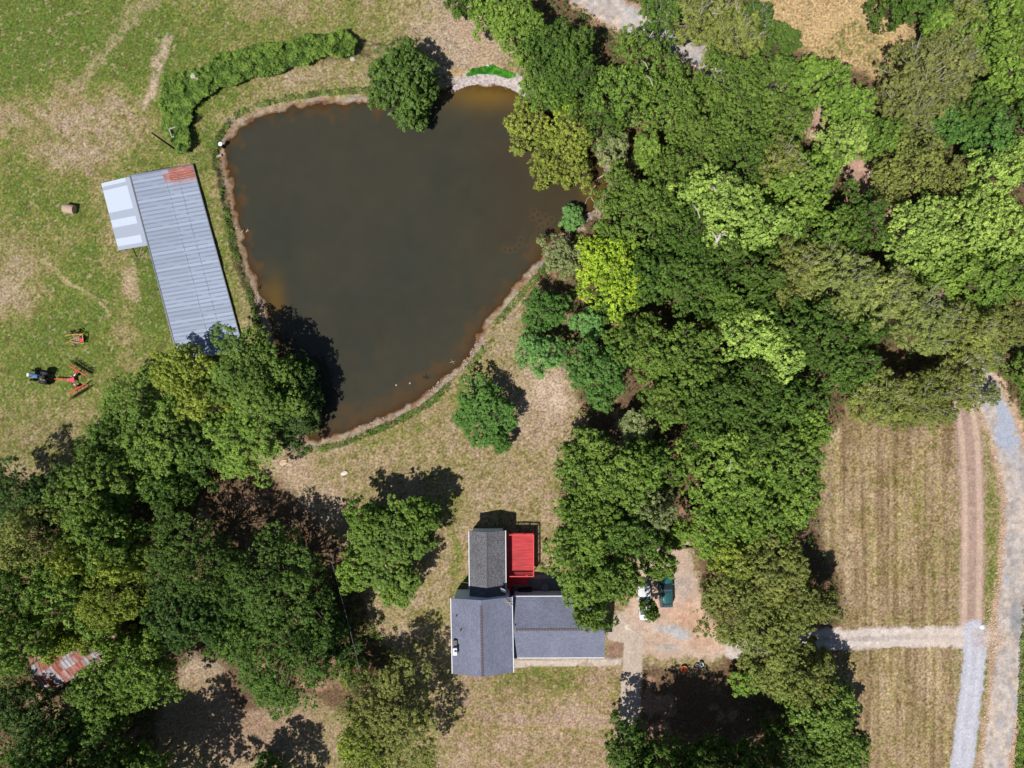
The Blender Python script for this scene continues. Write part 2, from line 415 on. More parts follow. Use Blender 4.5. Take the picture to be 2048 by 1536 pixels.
# greenness field: 0 = dry straw, 1 = lush
west = sstep(560, 330, PX) * sstep(1010, 900, PY)
g = .22 + .42 * west
g = g + .16 * sstep(1000, 600, PX) * sstep(240, 150, PY)
for b_ in [(60,30,120,80,0,.26),(190,100,150,100,0,.18),(40,150,60,60,0,.25),(60,215,110,40,-10,-.40),(170,260,110,60,-25,-.35),(40,300,60,60,0,.05),
           (240,230,60,70,0,-.22),(150,320,60,26,0,-.30),(215,420,26,90,-10,-.28),(60,400,90,50,0,.16),(120,470,110,50,0,.05),(40,545,70,80,0,-.38),(20,620,40,60,0,-.22),
           (150,590,90,70,0,.22),(100,690,130,60,0,.25),(310,600,40,80,-14,.40),(262,560,26,46,0,-.5),(245,680,22,50,0,-.30),(130,845,150,44,0,-.22),
           (50,925,90,60,0,-.30),(300,520,30,60,0,.28),(330,90,70,60,30,.10),(460,40,80,34,0,.18),(600,50,110,40,0,.12),(720,60,60,50,0,.22),(820,80,50,40,0,-.05),(540,20,80,16,0,-.25),
           (430,120,60,26,20,.1),(930,60,60,90,-30,-.40),(900,110,40,60,0,-.3),(430,205,44,34,-30,.26),(480,172,60,14,-12,.2),(420,300,26,50,0,.22),(430,430,16,80,-14,.22),(455,560,18,60,-14,.3),
           (600,155,110,14,-5,-.2),(990,600,24,70,30,.12),(930,780,80,30,-40,.18),(760,880,130,18,-20,.24),(700,960,60,40,0,.10),(590,930,40,40,0,-.2),(870,900,70,50,0,.12),(800,900,60,30,0,.05),
           (1000,940,60,60,0,.10),(1090,800,60,80,0,-.34),(1000,990,70,30,0,-.12),(620,1000,60,50,0,-.3),(900,1010,50,30,0,.20),(915,1120,14,60,0,.34),(870,1230,40,30,0,.10),(1000,1020,40,30,0,.15),
           (1080,1352,80,30,0,.50),(980,1370,60,24,0,.22),(1120,1460,100,50,0,-.12),(930,1420,30,30,0,.15),(950,1500,50,40,0,-.05),(500,1470,90,60,0,-.3),(410,1330,50,50,0,-.4),
           (1730,80,60,30,0,.10),(1600,40,60,50,0,-.12),(1760,1000,60,150,0,.10),(1850,1010,60,150,0,.12),(1690,1040,26,160,0,-.12),(1780,880,80,30,0,.05),(1720,1330,60,30,0,.12),(1800,1450,60,70,0,.06),
           (2046,1150,14,260,0,.6),(2046,1400,40,200,0,.6),(2046,700,30,120,0,.4),(1985,1120,14,200,0,.35),(1965,1400,12,160,0,.3),(1800,1240,140,10,0,.15),(1390,1325,70,16,0,.10)]:
    g = g + b_[5] * blob(*b_[:5])
mott = fbm(PX * .030, PY * .030, 7, 4) - .5
mott2 = fbm(PX * .115, PY * .115, 21, 3) - .5
fine = vnoise(PX * .36, PY * .36, 77) - .5
# raking / mowing streaks
st1 = fbm((PX * .8 + PY * .6) * .012, (PX * -.6 + PY * .8) * .10, 31, 3) - .5
stv = fbm(PX * .085, PY * .008, 33, 3) - .5
sth = fbm(PX * .007, PY * .05, 35, 3) - .5
nwst = sstep(520, 380, PX) * sstep(520, 200, PY)
rf = sstep(1620, 1680, PX) * sstep(780, 840, PY) * sstep(1925, 1900, PX)
sl = sstep(1040, 1120, PY) * sstep(880, 940, PX) * sstep(1260, 1230, PX)
g = g + mott * .62 + mott2 * .62 + fine * .30 + (fbm(PX * .25, PY * .25, 26, 2) - .5) * .5 + st1 * .85 * nwst + stv * .5 * rf - .20 * rf + sth * .7 * sl
ramp = [(-.15, (180,160,138)), (.12, (166,148,116)), (.30, (152,140,98)), (.46, (139,133,82)), (.62, (124,129,66)), (.80, (106,122,54)), (1.0, (100,118,52))]
gx = np.array([r[0] for r in ramp]); gc = np.array([L3(r[1]) for r in ramp])
C = np.stack([np.interp(g, gx, gc[:, k]) for k in range(3)], -1)
# local colours: golden hay field north-east, browner paddock east, pink-tan lawns
C = mixc(C, L3((205,172,122)), .75 * blob(1660, 40, 230, 150) * sstep(.55, .25, g))
stf = fbm(PX * .16, PY * .006, 37, 2) - .5
C = C * (1 - rf[..., None] * np.array([.14, .19, .30]) ) * (1 + rf[..., None] * (1.1 * stf + .9 * stv)[..., None] * np.array([.8, .9, 1.0]))
C = C * (1 + .45 * (sl * sth)[..., None]) * (1 + sl[..., None] * np.array([.04, -.02, .02]))
pk = sstep(540, 700, PX) * sstep(1620, 1500, PX) * sstep(640, 800, PY)
C = C * (1 + pk[..., None] * np.array([.02, -.02, -.01]))
sp = _hash(np.floor(PX * .5), np.floor(PY * .5), 5)
C = C * (1 + .16 * (sp[..., None] - .5))
tf = fbm(PX * .17, PY * .17, 221, 2) - .5; tf2 = fbm((PX + PY * .5) * .33, (PY - PX * .3) * .16, 223, 2) - .5
C = C * (1 + .55 * tf[..., None] + .45 * tf2[..., None])
C = mixc(C, L3((104,86,60)), .6 * sstep(.16, .30, tf + .5 * mott2))       # dead weed specks
C = mixc(C, L3((190,168,134)), .55 * sstep(.18, .30, -tf + .4 * mott2))
# bare streaks in the north-west field
def stroke(pts, wpx, c, k, soft=.5, ns=.25):
    d, _ = seg_dist(QX, QY, pts); r = d / wpx
    return mixc(C, L3(c), k * (1 - sstep(1 - soft, 1 + soft, r)) * sstep(.5 - ns - .2, .5 + ns - .1, mott2 + .5 + mott * .4))
C = stroke([(330,85),(322,120),(305,160),(292,200)], 11, (196,172,150), .9)
C = stroke([(300,0),(262,30),(245,60),(200,130),(150,180)], 13, (176,156,124), .7)
C = stroke([(160,180),(110,240),(60,280),(0,300)], 8, (160,138,100), .5)
C = stroke([(90,520),(130,560),(190,600),(210,630)], 4, (190,168,130), .8)
C = stroke([(262,540),(258,565),(266,598)], 13, (190,165,140), .8)
C = stroke([(925,40),(950,75),(965,110),(985,135)], 30, (190,162,138), .6)
C = stroke([(1085,770),(1110,810)], 22, (208,184,162), .8)
C = stroke([(610,925),(580,960)], 26, (186,158,132), .5)
C = stroke([(1140,1410),(1190,1440)], 14, (184,160,138), .6)
C = stroke([(720,935),(760,915)], 6, (190,168,140), .4)
C = stroke([(1640,60),(1700,20),(1790,60),(1830,110)], 20, (214,182,138), .6)
C = stroke([(1085,1040),(1110,1036)], 6, (180,150,128), .6)
# wooded ground: leaf litter
WOOD = [(1040,-40),(1470,-60),(1500,0),(1560,90),(1640,120),(1740,160),(1800,140),(1860,100),(1720,-40),(2300,-80),(2300,800),(1960,820),(1800,860),(1700,830),(1640,900),(1640,1060),
        (1700,1240),(1640,1290),(1700,1420),(1740,1600),(1190,1600),(1260,1480),(1280,1340),(1440,1330),(1400,1200),(1380,1090),(1290,1090),(1180,1180),(1110,1000),(1180,930),(1140,740),(1050,660),(1080,540),(1150,440),(1230,380),(1180,240),(1040,120)]
WOOD2 = [(-300,960),(60,960),(180,940),(330,900),(480,940),(560,960),(640,1040),(700,1100),(740,1240),(800,1320),(760,1440),(620,1400),(480,1420),(440,1320),(380,1310),(330,1400),(320,1540),(200,1700),(-300,1700)]
wm = np.zeros_like(PX)
for wp in (WOOD, WOOD2):
    d, _ = seg_dist(QX, QY, wp, True); wm = np.maximum(wm, sstep(-14, 14, np.where(inside(QX, QY, wp), d, -d)))
lit = L3((104, 80, 62)) * (1 + .5 * mott2[..., None] + .3 * mott[..., None])
C = mixc(C, L3((158,130,108)) * (1 + .5 * tf[..., None]), .8 * blob(470, 1440, 150, 90))
C = mixc(C, lit, wm * .85)
C = mixc(C, L3((178,140,118)), wm * sstep(.10, .25, mott) * .8)
grass = np.ones_like(PX)
def over(mask, c, k=1.0, gr=.2, var=.25):
    global C, grass
    col = L3(c) * (1 + var * mott2[..., None] * 2 + .1 * fine[..., None])
    m = np.clip(mask * k, 0, 1); C = C + (col - C) * m[..., None]; grass = grass + (gr - grass) * m
def band(pts, wpx, soft=3.0, jig=6):
    d, par = seg_dist(PX, PY, pts); j = jig * (fbm(PX * .09, PY * .09, 50, 3) - .5) * 2
    return 1 - sstep(wpx - soft, wpx + soft, d + j), d, par
def area(pts, soft=2.5, jig=5):
    d, _ = seg_dist(PX, PY, pts, True); d = np.where(inside(PX, PY, pts), d, -d)
    return sstep(-soft, soft, d + jig * (fbm(PX * .09, PY * .09, 55, 3) - .5) * 2)
# yard of clay and gravel
yard = area(YARD, 6, 14)
over(yard, (200,176,158)); 
over(yard * blob(1325, 1205, 60, 26), (204,170,148), .6)
over(yard * blob(1400, 1255, 60, 34, 35), (206,162,134), .7)
over(yard * blob(1310, 1290, 46, 24), (194,164,144), .6)
over(yard * blob(1345, 1258, 34, 13, 10, .35), (184,182,184), .95, .15)
over(yard * blob(1330, 1293, 22, 8, 0, .5), (180,172,168), .7)
over(yard * blob(1425, 1280, 30, 9, 38, .4), (214,186,164), .8)
over(yard * blob(1365, 1180, 16, 26, 0, .5), (176,164,156), .7)
# verges of rubble beside the long road
vg, dR, parR = band(ROAD, 37, 5, 12)
over(vg, (190,160,136), .9, .4, .5)
rd, _, _ = band(ROAD, 27, 3, 6)
over(rd, (190,178,172), 1, .15, .5)
over(rd * sstep(.04, .2, fbm(PX * .05, PY * .02, 311, 3) - .5), (206,186,168), .7, .2, .4)
over(rd * sstep(.06, .2, fbm(PX * .06, PY * .025, 317, 3) - .5), (168,168,174), .7, .1, .3)
over(rd * sstep(10, 4, dR + 8 * mott) * .5, (196,186,182), 1, .1)
over(rd * sstep(1560, 1620, PX) * sstep(640, 600, PY), (184,148,128), .9, .3, .4)
over(rd * blob(2008, 845, 15, 62, -14, .25), (176,182,198), 1, .05, .12)
over(rd * blob(2024, 1235, 12, 46, 6, .4), (146,146,150), .8, .05)
over(rd * blob(1275, 40, 60, 20, 30), (206,196,192), .6, .1)
over(vg * (1 - rd) * sstep(5, 26, PX - np.interp(PY, [700, 850, 950, 1200, 1600], [1940, 2010, 2034, 2024, 1982])), (204,172,146), .8, .4, .4)
tk, dT, _ = band(TRACK, 25, 3, 5)
over(tk, (176,150,136), 1, .3); over(tk * (1 - sstep(3.5, 7.5, np.abs(dT - 14.5) + 3 * mott2)), (206,178,160), .85, .1, .12)
dr, dD, _ = band(DRIVE, 20, 3, 6)
over(dr, (212,198,190), 1, .15, .2); over(dr * sstep(6, 3, dD + 8 * mott2), (178,168,164), .7, .2)
over(dr * blob(1880, 1275, 60, 16), (214,196,182), .6, .1, .1)
ln, dL, _ = band(LANE, 23, 2.5, 4)
over(ln, (194,193,203), 1, .1, .12); over(ln * (1 - sstep(2, 6, np.abs(dL - 10) + 5 * mott2)), (206,206,216), .7, .1, .1)
over(blob(1990, 1275, 34, 22), (196,176,162), .7, .4, .5)
wk = area(WALK, 1.2, 2.0); over(wk, (198,180,166), 1, .08, .14)
over(wk * sstep(.16, .24, mott2), (150,132,118), .5, .1)
over(wk * blob(1262, 1256, 4, 16, -40, .4), (226,212,196), .7, .05)
fp = area(FRONT, 1.0, 1.5); over(fp, (206,190,176), 1, .1, .25); over(fp * sstep(.12, .22, mott2), (150,120,100), .6, .2)
bed = area([(1216,1284),(1247,1286),(1244,1316),(1214,1316)], 2, 3); over(bed, (150,120,104), .9, .5, .4)
pt = area(PATIO, 1.0, 1.0); over(pt, (150,148,150), 1, .05, .2)
# shore
sn = (fbm(PX * .05, PY * .05, 66, 3) - .5)
sn2 = fbm(PX * .16, PY * .16, 67, 3) - .5
lft = sstep(560, 520, PX) * sstep(280, 330, PY)
ww_ = (.65 + 1.5 * sstep(.0, .25, sn) + .5 * sstep(640, 780, PY)) * (1 - .45 * lft) * .72
sh = 1 - sstep(ww_ * .75, ww_ * 1.2, pd + sn2 * .9)
over(sh, (172,154,132), .9, .35, .5)
over((1 - sstep(.25, .7, pd + sn * .8 + sn2 * .9)), (158,146,138), .8, .2, .35)
over((1 - sstep(.6, 1.2, pd + sn2 * .8)) * lft, (142,120,102), .75, .3, .4)
over((1 - sstep(.5, 1.3, pd + sn2)) * sstep(.05, .2, sn2 + mott), (150,112,78), .7, .3, .3)
over((1 - sstep(.02, .16, pd)), (120,100,84), .9, .1, .2)
rip = sstep(885, 915, PX) * sstep(1075, 1050, PX) * sstep(215, 190, PY) * (1 - sstep(1.3, 1.8, pd))
over(rip, (186,176,172), .95, .3, .6)
over(blob(912, 146, 20, 9), (176,140,92), .7, .6, .4)
over(sstep(.8, 1.1, pd + sn2) * sstep(1.9, 1.4, pd + sn2) * sstep(560, 520, PX) * sstep(250, 300, PY), (84,66,50), .8, .9, .5)
# pond bed: orange-brown silt
bedc = L3((122, 92, 64)); bd = (pd < 0.02) * 1.0
C = C + (bedc * (1 + .5 * mott2[..., None]) - C) * bd[..., None]; grass = grass * (1 - bd) + .1 * bd
C = np.clip(C, .004, .9)
rel = (fbm(X * 1.7, Y * 1.7, 8, 3) - .5) * .12 + (vnoise(X * 3.6, Y * 3.6, 12) - .5) * .085
Z = Z + rel * (grass * .9 + .04 + .6 * (pd < 2.2)) * (pd > .1) * (1 - far)

V = np.stack([X, Y, Z], -1).reshape(-1, 3)
idx = np.arange(NX * NY).reshape(NY, NX)
Q = np.stack([idx[:-1, :-1], idx[:-1, 1:], idx[1:, 1:], idx[1:, :-1]], -1).reshape(-1, 4)
TM = terrain_mat()
me = np_mesh("ground", V, Q, {'grass': grass}, {'col': C.reshape(-1, 3)}, smooth=True)
me.materials.append(TM); gobj = bpy.data.objects.new("ground", me); COL.objects.link(gobj)
tag(gobj, "mown grass fields and dry lawns around the pond", "ground", kind='structure')
def cut_sheet(name, mask, lift, label, cat, thr=.5):
    m = (mask.reshape(-1)[Q] > thr).all(1)
    q = Q[m]; used, inv = np.unique(q.ravel(), return_inverse=True)
    v = V[used].copy(); v[:, 2] += lift
    me = np_mesh(name, v, inv.reshape(-1, 4), {'grass': grass.reshape(-1)[used]}, {'col': C.reshape(-1, 3)[used]}, smooth=True)
    me.materials.append(TM); o = bpy.data.objects.new(name, me); COL.objects.link(o)
    return tag(o, label, cat, kind='structure')
lim = (np.abs(X) < 90) & (np.abs(Y) < 75)
cut_sheet("gravel_road", rd * lim, .020, "pale gravel road running through the woods and down the east edge", "road")
cut_sheet("gravel_lane", ln * lim, .034, "bluish white gravel lane beside the long road", "road")
cut_sheet("dirt_track", tk * lim, .016, "two-rut dirt track along the mown paddock", "track")
cut_sheet("driveway", dr * lim * (PX > 1470), .027, "gravel driveway leading west towards the yard", "driveway")
cut_sheet("dirt_yard", yard * (1 - wk), .012, "clay and gravel parking yard beside the house", "yard")
cut_sheet("concrete_walkway", wk, .045, "cracked concrete walkway running south from the yard", "path")
cut_sheet("front_path", fp, .040, "narrow concrete path along the south eave of the house", "path")
cut_sheet("patio", pt, .030, "shaded concrete patio between the red deck and the house", "patio")

# water
m = ((pd.reshape(-1)[Q]) < .35).all(1); q = Q[m]; used, inv = np.unique(q.ravel(), return_inverse=True)
wv = V[used].copy(); wv[:, 2] = WATER_Z
wpx, wpy, wpd = px0.ravel()[used], py0.ravel()[used], pd.ravel()[used]
nA = fbm(wpx * .011, wpy * .011, 101, 4) - .5; nB = fbm(wpx * .045, wpy * .045, 131, 3) - .5
dep = np.clip(-wpd, 0, 30)
deep = np.array(lin((60, 58, 48), 1.05)); teal = np.array(lin((48, 53, 46), .98)); brn = np.array(lin((86, 68, 46), .9)); och = np.array(lin((116, 90, 40), .9))
wc = deep + (teal - deep) * .45 * sstep(-.15, .25, nA)[:, None]
def wmix(c, k): 
    global wc
    wc = wc + (c - wc) * np.clip(k, 0, 1)[:, None]
east = sstep(820, 1120, wpx) * (1 - sstep(520, 700, wpy))
wmix(brn * .75, .5 * sstep(-.12, .18, nA + nB * .7 + .25 * east) * east)
wmix(brn * .8, .28 * sstep(.0, .3, nB + nA) * sstep(560, 760, wpy))
wmix(brn, (1 - sstep(.3, 2.2 + 2.0 * sstep(560, 800, wpy) * sstep(600, 700, wpx), dep + nB * 5.0)) * .9)
wmix(och, np.exp(-(((wpx - 975) / 80) ** 2 + ((wpy - 182) / 34) ** 2)) * .95)
wmix(och * .8, np.exp(-(((wpx - 1195) / 26) ** 2 + ((wpy - 385) / 34) ** 2)) * .9)
wmix(och * .8, np.exp(-(((wpx - 548) / 20) ** 2 + ((wpy - 600) / 50) ** 2)) * .7)
for (cx, cy) in [(1042,478),(1038,490),(1030,498),(1020,500),(1010,498),(1068,420),(1076,428),(1066,434),(1080,440),(1092,432),(1085,450),(1096,446),(1104,438),(1078,456)]:
    rr_ = np.hypot(wpx - cx, wpy - cy)       # fish nests on the silt
    wmix(brn * 1.2, .45 * np.exp(-((rr_ - 5.5) / 1.6) ** 2)); wmix(teal * .8, .4 * np.exp(-(rr_ / 3.6) ** 2))
wc = wc * (1 + nB[:, None] * .12)
alpha = np.clip(1 - np.exp(-(dep + .02) * 2.2), .10, 1) 
me = np_mesh("pond_water", wv, inv.reshape(-1, 4), {'grass': alpha}, {'col': wc}, smooth=True)
me.materials.append(water_mat()); wobj = bpy.data.objects.new("pond_water", me); COL.objects.link(wobj)
tag(wobj, "still dark olive pond water with brown shallows", "pond", kind='structure')

# ------------------------------------------------------------------ house
print("buildings...")
M_roofA = shingle_mat("shingle_slate", (128, 131, 151), .20)
M_roofB = shingle_mat("shingle_charcoal", (112, 112, 118), .85, .16)
M_cap = plain("ridge_cap_brown", (104, 92, 94), .85, var=.35, scale=9)
M_white = plain("white_paint", (236, 238, 242), .5, var=.06, k=.85)
M_siding = plain("pale_siding", (205, 226, 255), .7, var=.08, k=.95)
M_brick = plain("foundation_block", (120, 112, 106), .9, var=.3, scale=8)
M_glass = plain("window_glass", (74, 96, 108), .08, var=.2, spec=.8)
M_dark = plain("black_rubber", (26, 26, 28), .8, var=.3, scale=10)
M_grey = plain("grey_metal", (150, 152, 156), .4, .6, var=.15)
M_red = plain("red_deck_paint", (196, 64, 68), .75, var=.30, scale=1.6, k=.85, stretch=(.35, 3.5, 1))
M_redrail = plain("red_rail_paint", (222, 72, 72), .6, var=.1, k=.9)
M_wood = plain("weathered_wood", (150, 138, 128), .9, var=.3, scale=8)
M_concrete = plain("concrete", (188, 178, 168), .9, var=.2, scale=6)
M_stone = plain("pale_stone", (200, 190, 178), .9, var=.35, scale=5)

house = empty("farmhouse", P(1030, 1240, 0) * 1.0, 0, "large farmhouse of three gabled wings with slate grey shingle roofs", "house")
HX, HY = house.location.x, house.location.y
def gable_wing(cx, cy, L, W, rot, ze, zr, mroof, along, zb=0.0, overhang=.35, fascia=True, wallmat=None):
    """wing with its ridge along local X (along='x') ; returns roof object. local frame = house frame"""
    R = Matrix.Rotation(rot + (math.pi / 2 if along == 'y' else 0), 3, 'Z')
    o = Vector((cx - HX, cy - HY, 0))
    T = lambda x, y, z: R @ Vector((x, y, z)) + o
    hw, hl = W / 2, L / 2
    wl, ww = hl - overhang * .9, hw - overhang
    sl = (zr - ze) / hw
    b = MB(); th = .14
    for s in (-1, 1):
        vs = [T(-hl, s * hw, ze), T(hl, s * hw, ze), T(hl, 0, zr), T(-hl, 0, zr)]
        vd = [v - Vector((0, 0, th)) for v in vs]
        b.add(vs + vd, [(0, 1, 2, 3), (7, 6, 5, 4), (0, 4, 5, 1), (1, 5, 6, 2), (3, 7, 4, 0)])
    roof = b.build("roof", mroof, house, uv=True)
    wb = MB(); zt = ze + sl * (hw - ww) - th - .02
    pts = [(-wl, -ww), (wl, -ww), (wl, ww), (-wl, ww)]
    vs = [T(x, y, zb + .5) for x, y in pts] + [T(x, y, zt) for x, y in pts] + [T(-wl, 0, zr - th - .02), T(wl, 0, zr - th - .02)]
    wb.add(vs, [(0, 1, 5, 4), (2, 3, 7, 6), (1, 2, 6, 9, 5), (3, 0, 4, 8, 7)])
    wall = wb.build("wall", wallmat or M_siding, house)
    fb = MB(); e = .04
    fb.add([T(x * (1 - .003), y * (1 - .003), z) for z in (zb - .3, zb + .5) for x, y in pts], [(0, 1, 5, 4), (1, 2, 6, 5), (2, 3, 7, 6), (3, 0, 4, 7)])
    fb.build("foundation", M_brick, house)
    if fascia:
        for s in (-1, 1):
            MB().bar(T(-hl, s * (hw + .055), ze - .06), T(hl, s * (hw + .055), ze - .06), .10, .15).build("gutter", M_white, roof)
    return roof, T, wall
def ridge_cap(roof, T, x0, x1, zr, sl, wd=.17, step=.30):
    b = MB(); x = x0; rng = random.Random(4)
    while x < x1:
        for s in (-1, 1):
            z0 = zr + .035
            a = [T(x, 0, z0), T(x + step * .93, 0, z0 + .012), T(x + step * .93, s * wd, z0 + .012 - sl * wd), T(x, s * wd, z0 - sl * wd)]
            a2 = [v - Vector((0, 0, .03)) for v in a]
            b.add(a + a2, [(0, 1, 2, 3), (7, 6, 5, 4), (0, 4, 5, 1), (1, 5, 6, 2), (2, 6, 7, 3), (3, 7, 4, 0)])
        x += step * 1.25
    return b.build("ridge_cap", M_cap, roof)
rot = math.radians(1.1)
# wing A (west, ridge north-south)
zeA, zrA = 5.5, 6.75
cA = (P(902.4,1196.5,zeA) + P(1024,1193.3,zeA) + P(1026,1345,zeA) + P(905,1347.5,zeA)) / 4
roofA, TA, wallA = gable_wing(cA.x, cA.y, 151*(H-zeA)/F, 121.5*(H-zeA)/F, rot, zeA, zrA, M_roofA, 'y')
hlA = 151*(H-zeA)/F/2; hwA = 121.5*(H-zeA)/F/2
ridge_cap(roofA, TA, -hlA + .05, hlA - .8, zrA, (zrA-zeA)/hwA)
roofA['label'] = "slate grey shingle roof of the west wing"
# wing C (east, ridge east-west), lower
zeC, zrC = 4.35, 5.42
cC = (P(1027,1193,zeC) + P(1209,1192,zeC) + P(1209,1315,zeC) + P(1028,1316,zeC)) / 4
LC = 184*(H-zeC)/F; WC = 122*(H-zeC)/F
roofC, TC, wallC = gable_wing(cC.x - .10, cC.y, LC, WC, math.radians(.2), zeC, zrC, M_roofA, 'x')
ridge_cap(roofC, TC, -LC/2 + .45, LC/2 - .1, zrC, (zrC-zeC)/(WC/2))
roofC['label'] = "slate grey shingle roof of the lower east wing"
# wing B (north, ridge north-south), darker shingles
zeB, zrB = 3.7, 4.65
yT, yB = P(975,1061.5,zeB).y, P(975,1203,zeB).y
xB = P(975,1100,zeB).x
LB, WB = yT - yB, 72*(H-zeB)/F
roofB, TB, wallB = gable_wing(xB, (yT+yB)/2, LB, WB, math.radians(.5), zeB, zrB, M_roofB, 'y')
ridge_cap(roofB, TB, -LB/2 + 1.3, LB/2 - .05, zrB, (zrB-zeB)/(WB/2), .10, .33)
roofB['label'] = "dark charcoal shingle roof of the north wing"
HL = Vector((HX, HY, 0))
# pale panels of the north gable wall (enclosed porch) and windows
for (xa, xb_) in ((951,974),(977,1004)):
    a = P(xa,1058,1.7); c = P(xb_,1058,1.7)
    MB().box(Vector(((a.x+c.x)/2, yT-.30, 1.9)) - HL, (c.x-a.x, .06, 1.5)).build("porch_window", M_siding, house)
def window(c, w_, h_, nrm):
    b = MB(); c = Vector(c); t = Vector((-nrm[1], nrm[0], 0)); M = Matrix(((t.x, nrm[0], 0), (t.y, nrm[1], 0), (0, 0, 1)))
    for dx_, dz, sx, sz in ((-w_/2, 0, .08, h_+.08), (w_/2, 0, .08, h_+.08), (0, h_/2, w_, .08), (0, -h_/2, w_, .08), (0, 0, w_, .04)):
        b.box(c + M @ Vector((dx_, .04, dz)), (sx, .07, sz), M)
    fr = b.build("window", M_white, house)
    g = MB().box(c + M @ Vector((0, .01, 0)), (w_, .02, h_), M).build("pane", M_glass, fr)
yn = (P(1100,1193,zeC).y - .42)
for px_ in (1050, 1085, 1130, 1170):
    window(Vector((P(px_,1200,2.8).x, yn, 2.6)) - HL, 1.0, 1.2, (0, 1))
for py_ in (1222, 1262, 1318):
    window(Vector((P(903,py_,2.8).x + .62, P(903,py_,3).y, 3.4)) - HL, 1.0, 1.3, (-1, 0))
for px_ in (1060, 1110, 1170):
    window(Vector((P(px_,1200,2.8).x, P(1100,1315,zeC).y + .33, 2.6)) - HL, 1.2, 1.2, (0, -1))
window(Vector((P(1208,1250,3).x - .24, P(1208,1262,3).y, 2.5)) - HL, 1.2, 1.2, (1, 0))
window(Vector((P(1000,1196,5.4).x, cA.y + hlA - .28, 5.2)) - HL, .8, .35, (0, 1))
# chimney
pc = P(909.5, 1300, 6.6); b = MB()
b.box(Vector((pc.x, pc.y - .3, 3.4)) - HL, (.55, .95, 6.2)); ch = b.build("chimney", M_white, house, bevel=.02)
b = MB().box(Vector((pc.x, pc.y + .62, 3.2)) - HL, (.5, .85, 5.7)); b.build("chimney_shoulder", M_brick, ch, bevel=.02)
b = MB(); b.tube([Vector((pc.x, pc.y - .3, 6.5)) - HL, Vector((pc.x, pc.y - .3, 6.78)) - HL], .16, 10); b.build("flue", M_grey, ch)
# plumbing vents
for (vx, vy, vz) in ((913,1231,5.75),(921.5,1260,6.0),(1030.5,1249,5.1)):
    p = P(vx, vy, vz); b = MB(); b.tube([p - HL - Vector((0,0,.2)), p - HL + Vector((0,0,.32))], .07, 8); b.add([], [])
    b.build("vent_pipe", M_dark, roofA if vx < 1000 else roofC)
# satellite dish on wing B
p = P(1006.5, 1178, 4.5); b = MB()
secs = []
for r_, d_ in ((.02, 0), (.15, .02), (.28, .07), (.38, .13)):
    secs.append([Vector((math.cos(t_ * math.pi / 8) * r_, math.sin(t_ * math.pi / 8) * r_ * .9, d_)) for t_ in range(16)])
q = Matrix.Rotation(math.radians(35), 3, 'X') @ Matrix.Rotation(math.radians(-25), 3, 'Y')
dish = empty("satellite_dish", (p.x, p.y, 4.1), 0, "small white satellite dish on the charcoal roof edge", "satellite dish")
for s in secs: b.add([q @ v + Vector((.05, -.12, .42)) for v in s], [])
for i in range(3):
    for k in range(16): b.f.append((i*16+k, i*16+(k+1)%16, (i+1)*16+(k+1)%16, (i+1)*16+k))
b.build("reflector", M_white, dish)
b = MB(); b.tube([(0,0,-.35),(0,0,.35),(.05,-.1,.42)], .03, 6); b.tube([(0.05,-.1,.4),(-.3,.15,.55)], .02, 5); b.box((-.32,.17,.57), (.12,.1,.1)); b.build("mast_arm", M_grey, dish)
# fallen aerial on wing A's corner
p = P(1015, 1205, 5.9); ant = empty("roof_aerial", (p.x, p.y, 5.72), math.radians(25), "pale branched aerial lying on the slate roof corner", "aerial")
b = MB(); b.tube([(-.65,.45,.05),(.55,-.35,.06)], .045, 6); b.tube([(-.1,.7,.1),(.3,-.75,.08)], .04, 6); b.build("boom", M_concrete, ant)
b = MB()
for t_ in (-.4, -.15, .1, .35): b.tube([(t_-.22,-t_*.7-.3,.09),(t_+.22,-t_*.7+.3,.09)], .022, 5)
b.build("element", M_concrete, ant)

# red deck
zD = 1.65
a = P(1011,1066,zD); c = P(1067.5,1150,zD)
dk = empty("red_deck", ((a.x+c.x)/2, (a.y+c.y)/2, 0), 0, "raised wooden deck painted bright red beside the north wing", "deck")
dw, dl = c.x - a.x, a.y - c.y
b = MB(); nb = 46; rng = random.Random(2)
for i in range(nb):
    y = -dl/2 + (i + .5) * dl / nb
    b.box((0, y, zD - .02 + rng.uniform(-.004, .004)), (dw, dl/nb - .012, .04))
b.build("decking", M_red, dk)
b = MB()
for y in (-dl/2+.05, 0, dl/2-.05): b.box((0, y, zD-.16), (dw-.05, .06, .2))
for x in (-dw/2+.05, dw/2-.05): b.box((x, 0, zD-.165), (.06, dl-.1, .19))
b.build("deck_frame", M_red, dk)
posts = [(dw/2-.06, dl/2-.06), (dw/2-.06, dl/4), (dw/2-.06, 0), (dw/2-.06, -dl/4), (dw/2-.06, -dl/2+.06), (dw/6, dl/2-.06), (-dw/4, dl/2-.06), (-dw/2+.08, dl/2-.06), (-dw/2+.6, -dl/2+.06)]
for (x, y) in posts: MB().box((x, y, (zD+1.0)/2), (.10, .10, zD+1.0)).build("post", M_redrail, dk)
b = MB()
def rail(x0, y0, x1, y1):
    b.bar((x0,y0,zD+1.0),(x1,y1,zD+1.0),.13,.045); b.bar((x0,y0,zD+.12),(x1,y1,zD+.12),.05,.08); b.bar((x0,y0,zD+.82),(x1,y1,zD+.82),.04,.09)
    n = int(math.hypot(x1-x0,y1-y0)/.14)
    for i in range(1, n): t_ = i/n; b.box((x0+(x1-x0)*t_, y0+(y1-y0)*t_, zD+.5), (.035,.035,.8))
rail(dw/2-.06, -dl/2, dw/2-.06, dl/2); rail(-dw/2, dl/2-.06, dw/2-.13, dl/2-.06); rail(-dw/2+.6, -dl/2+.06, dw/2-.13, -dl/2+.06)
b.build("railing", M_redrail, dk)
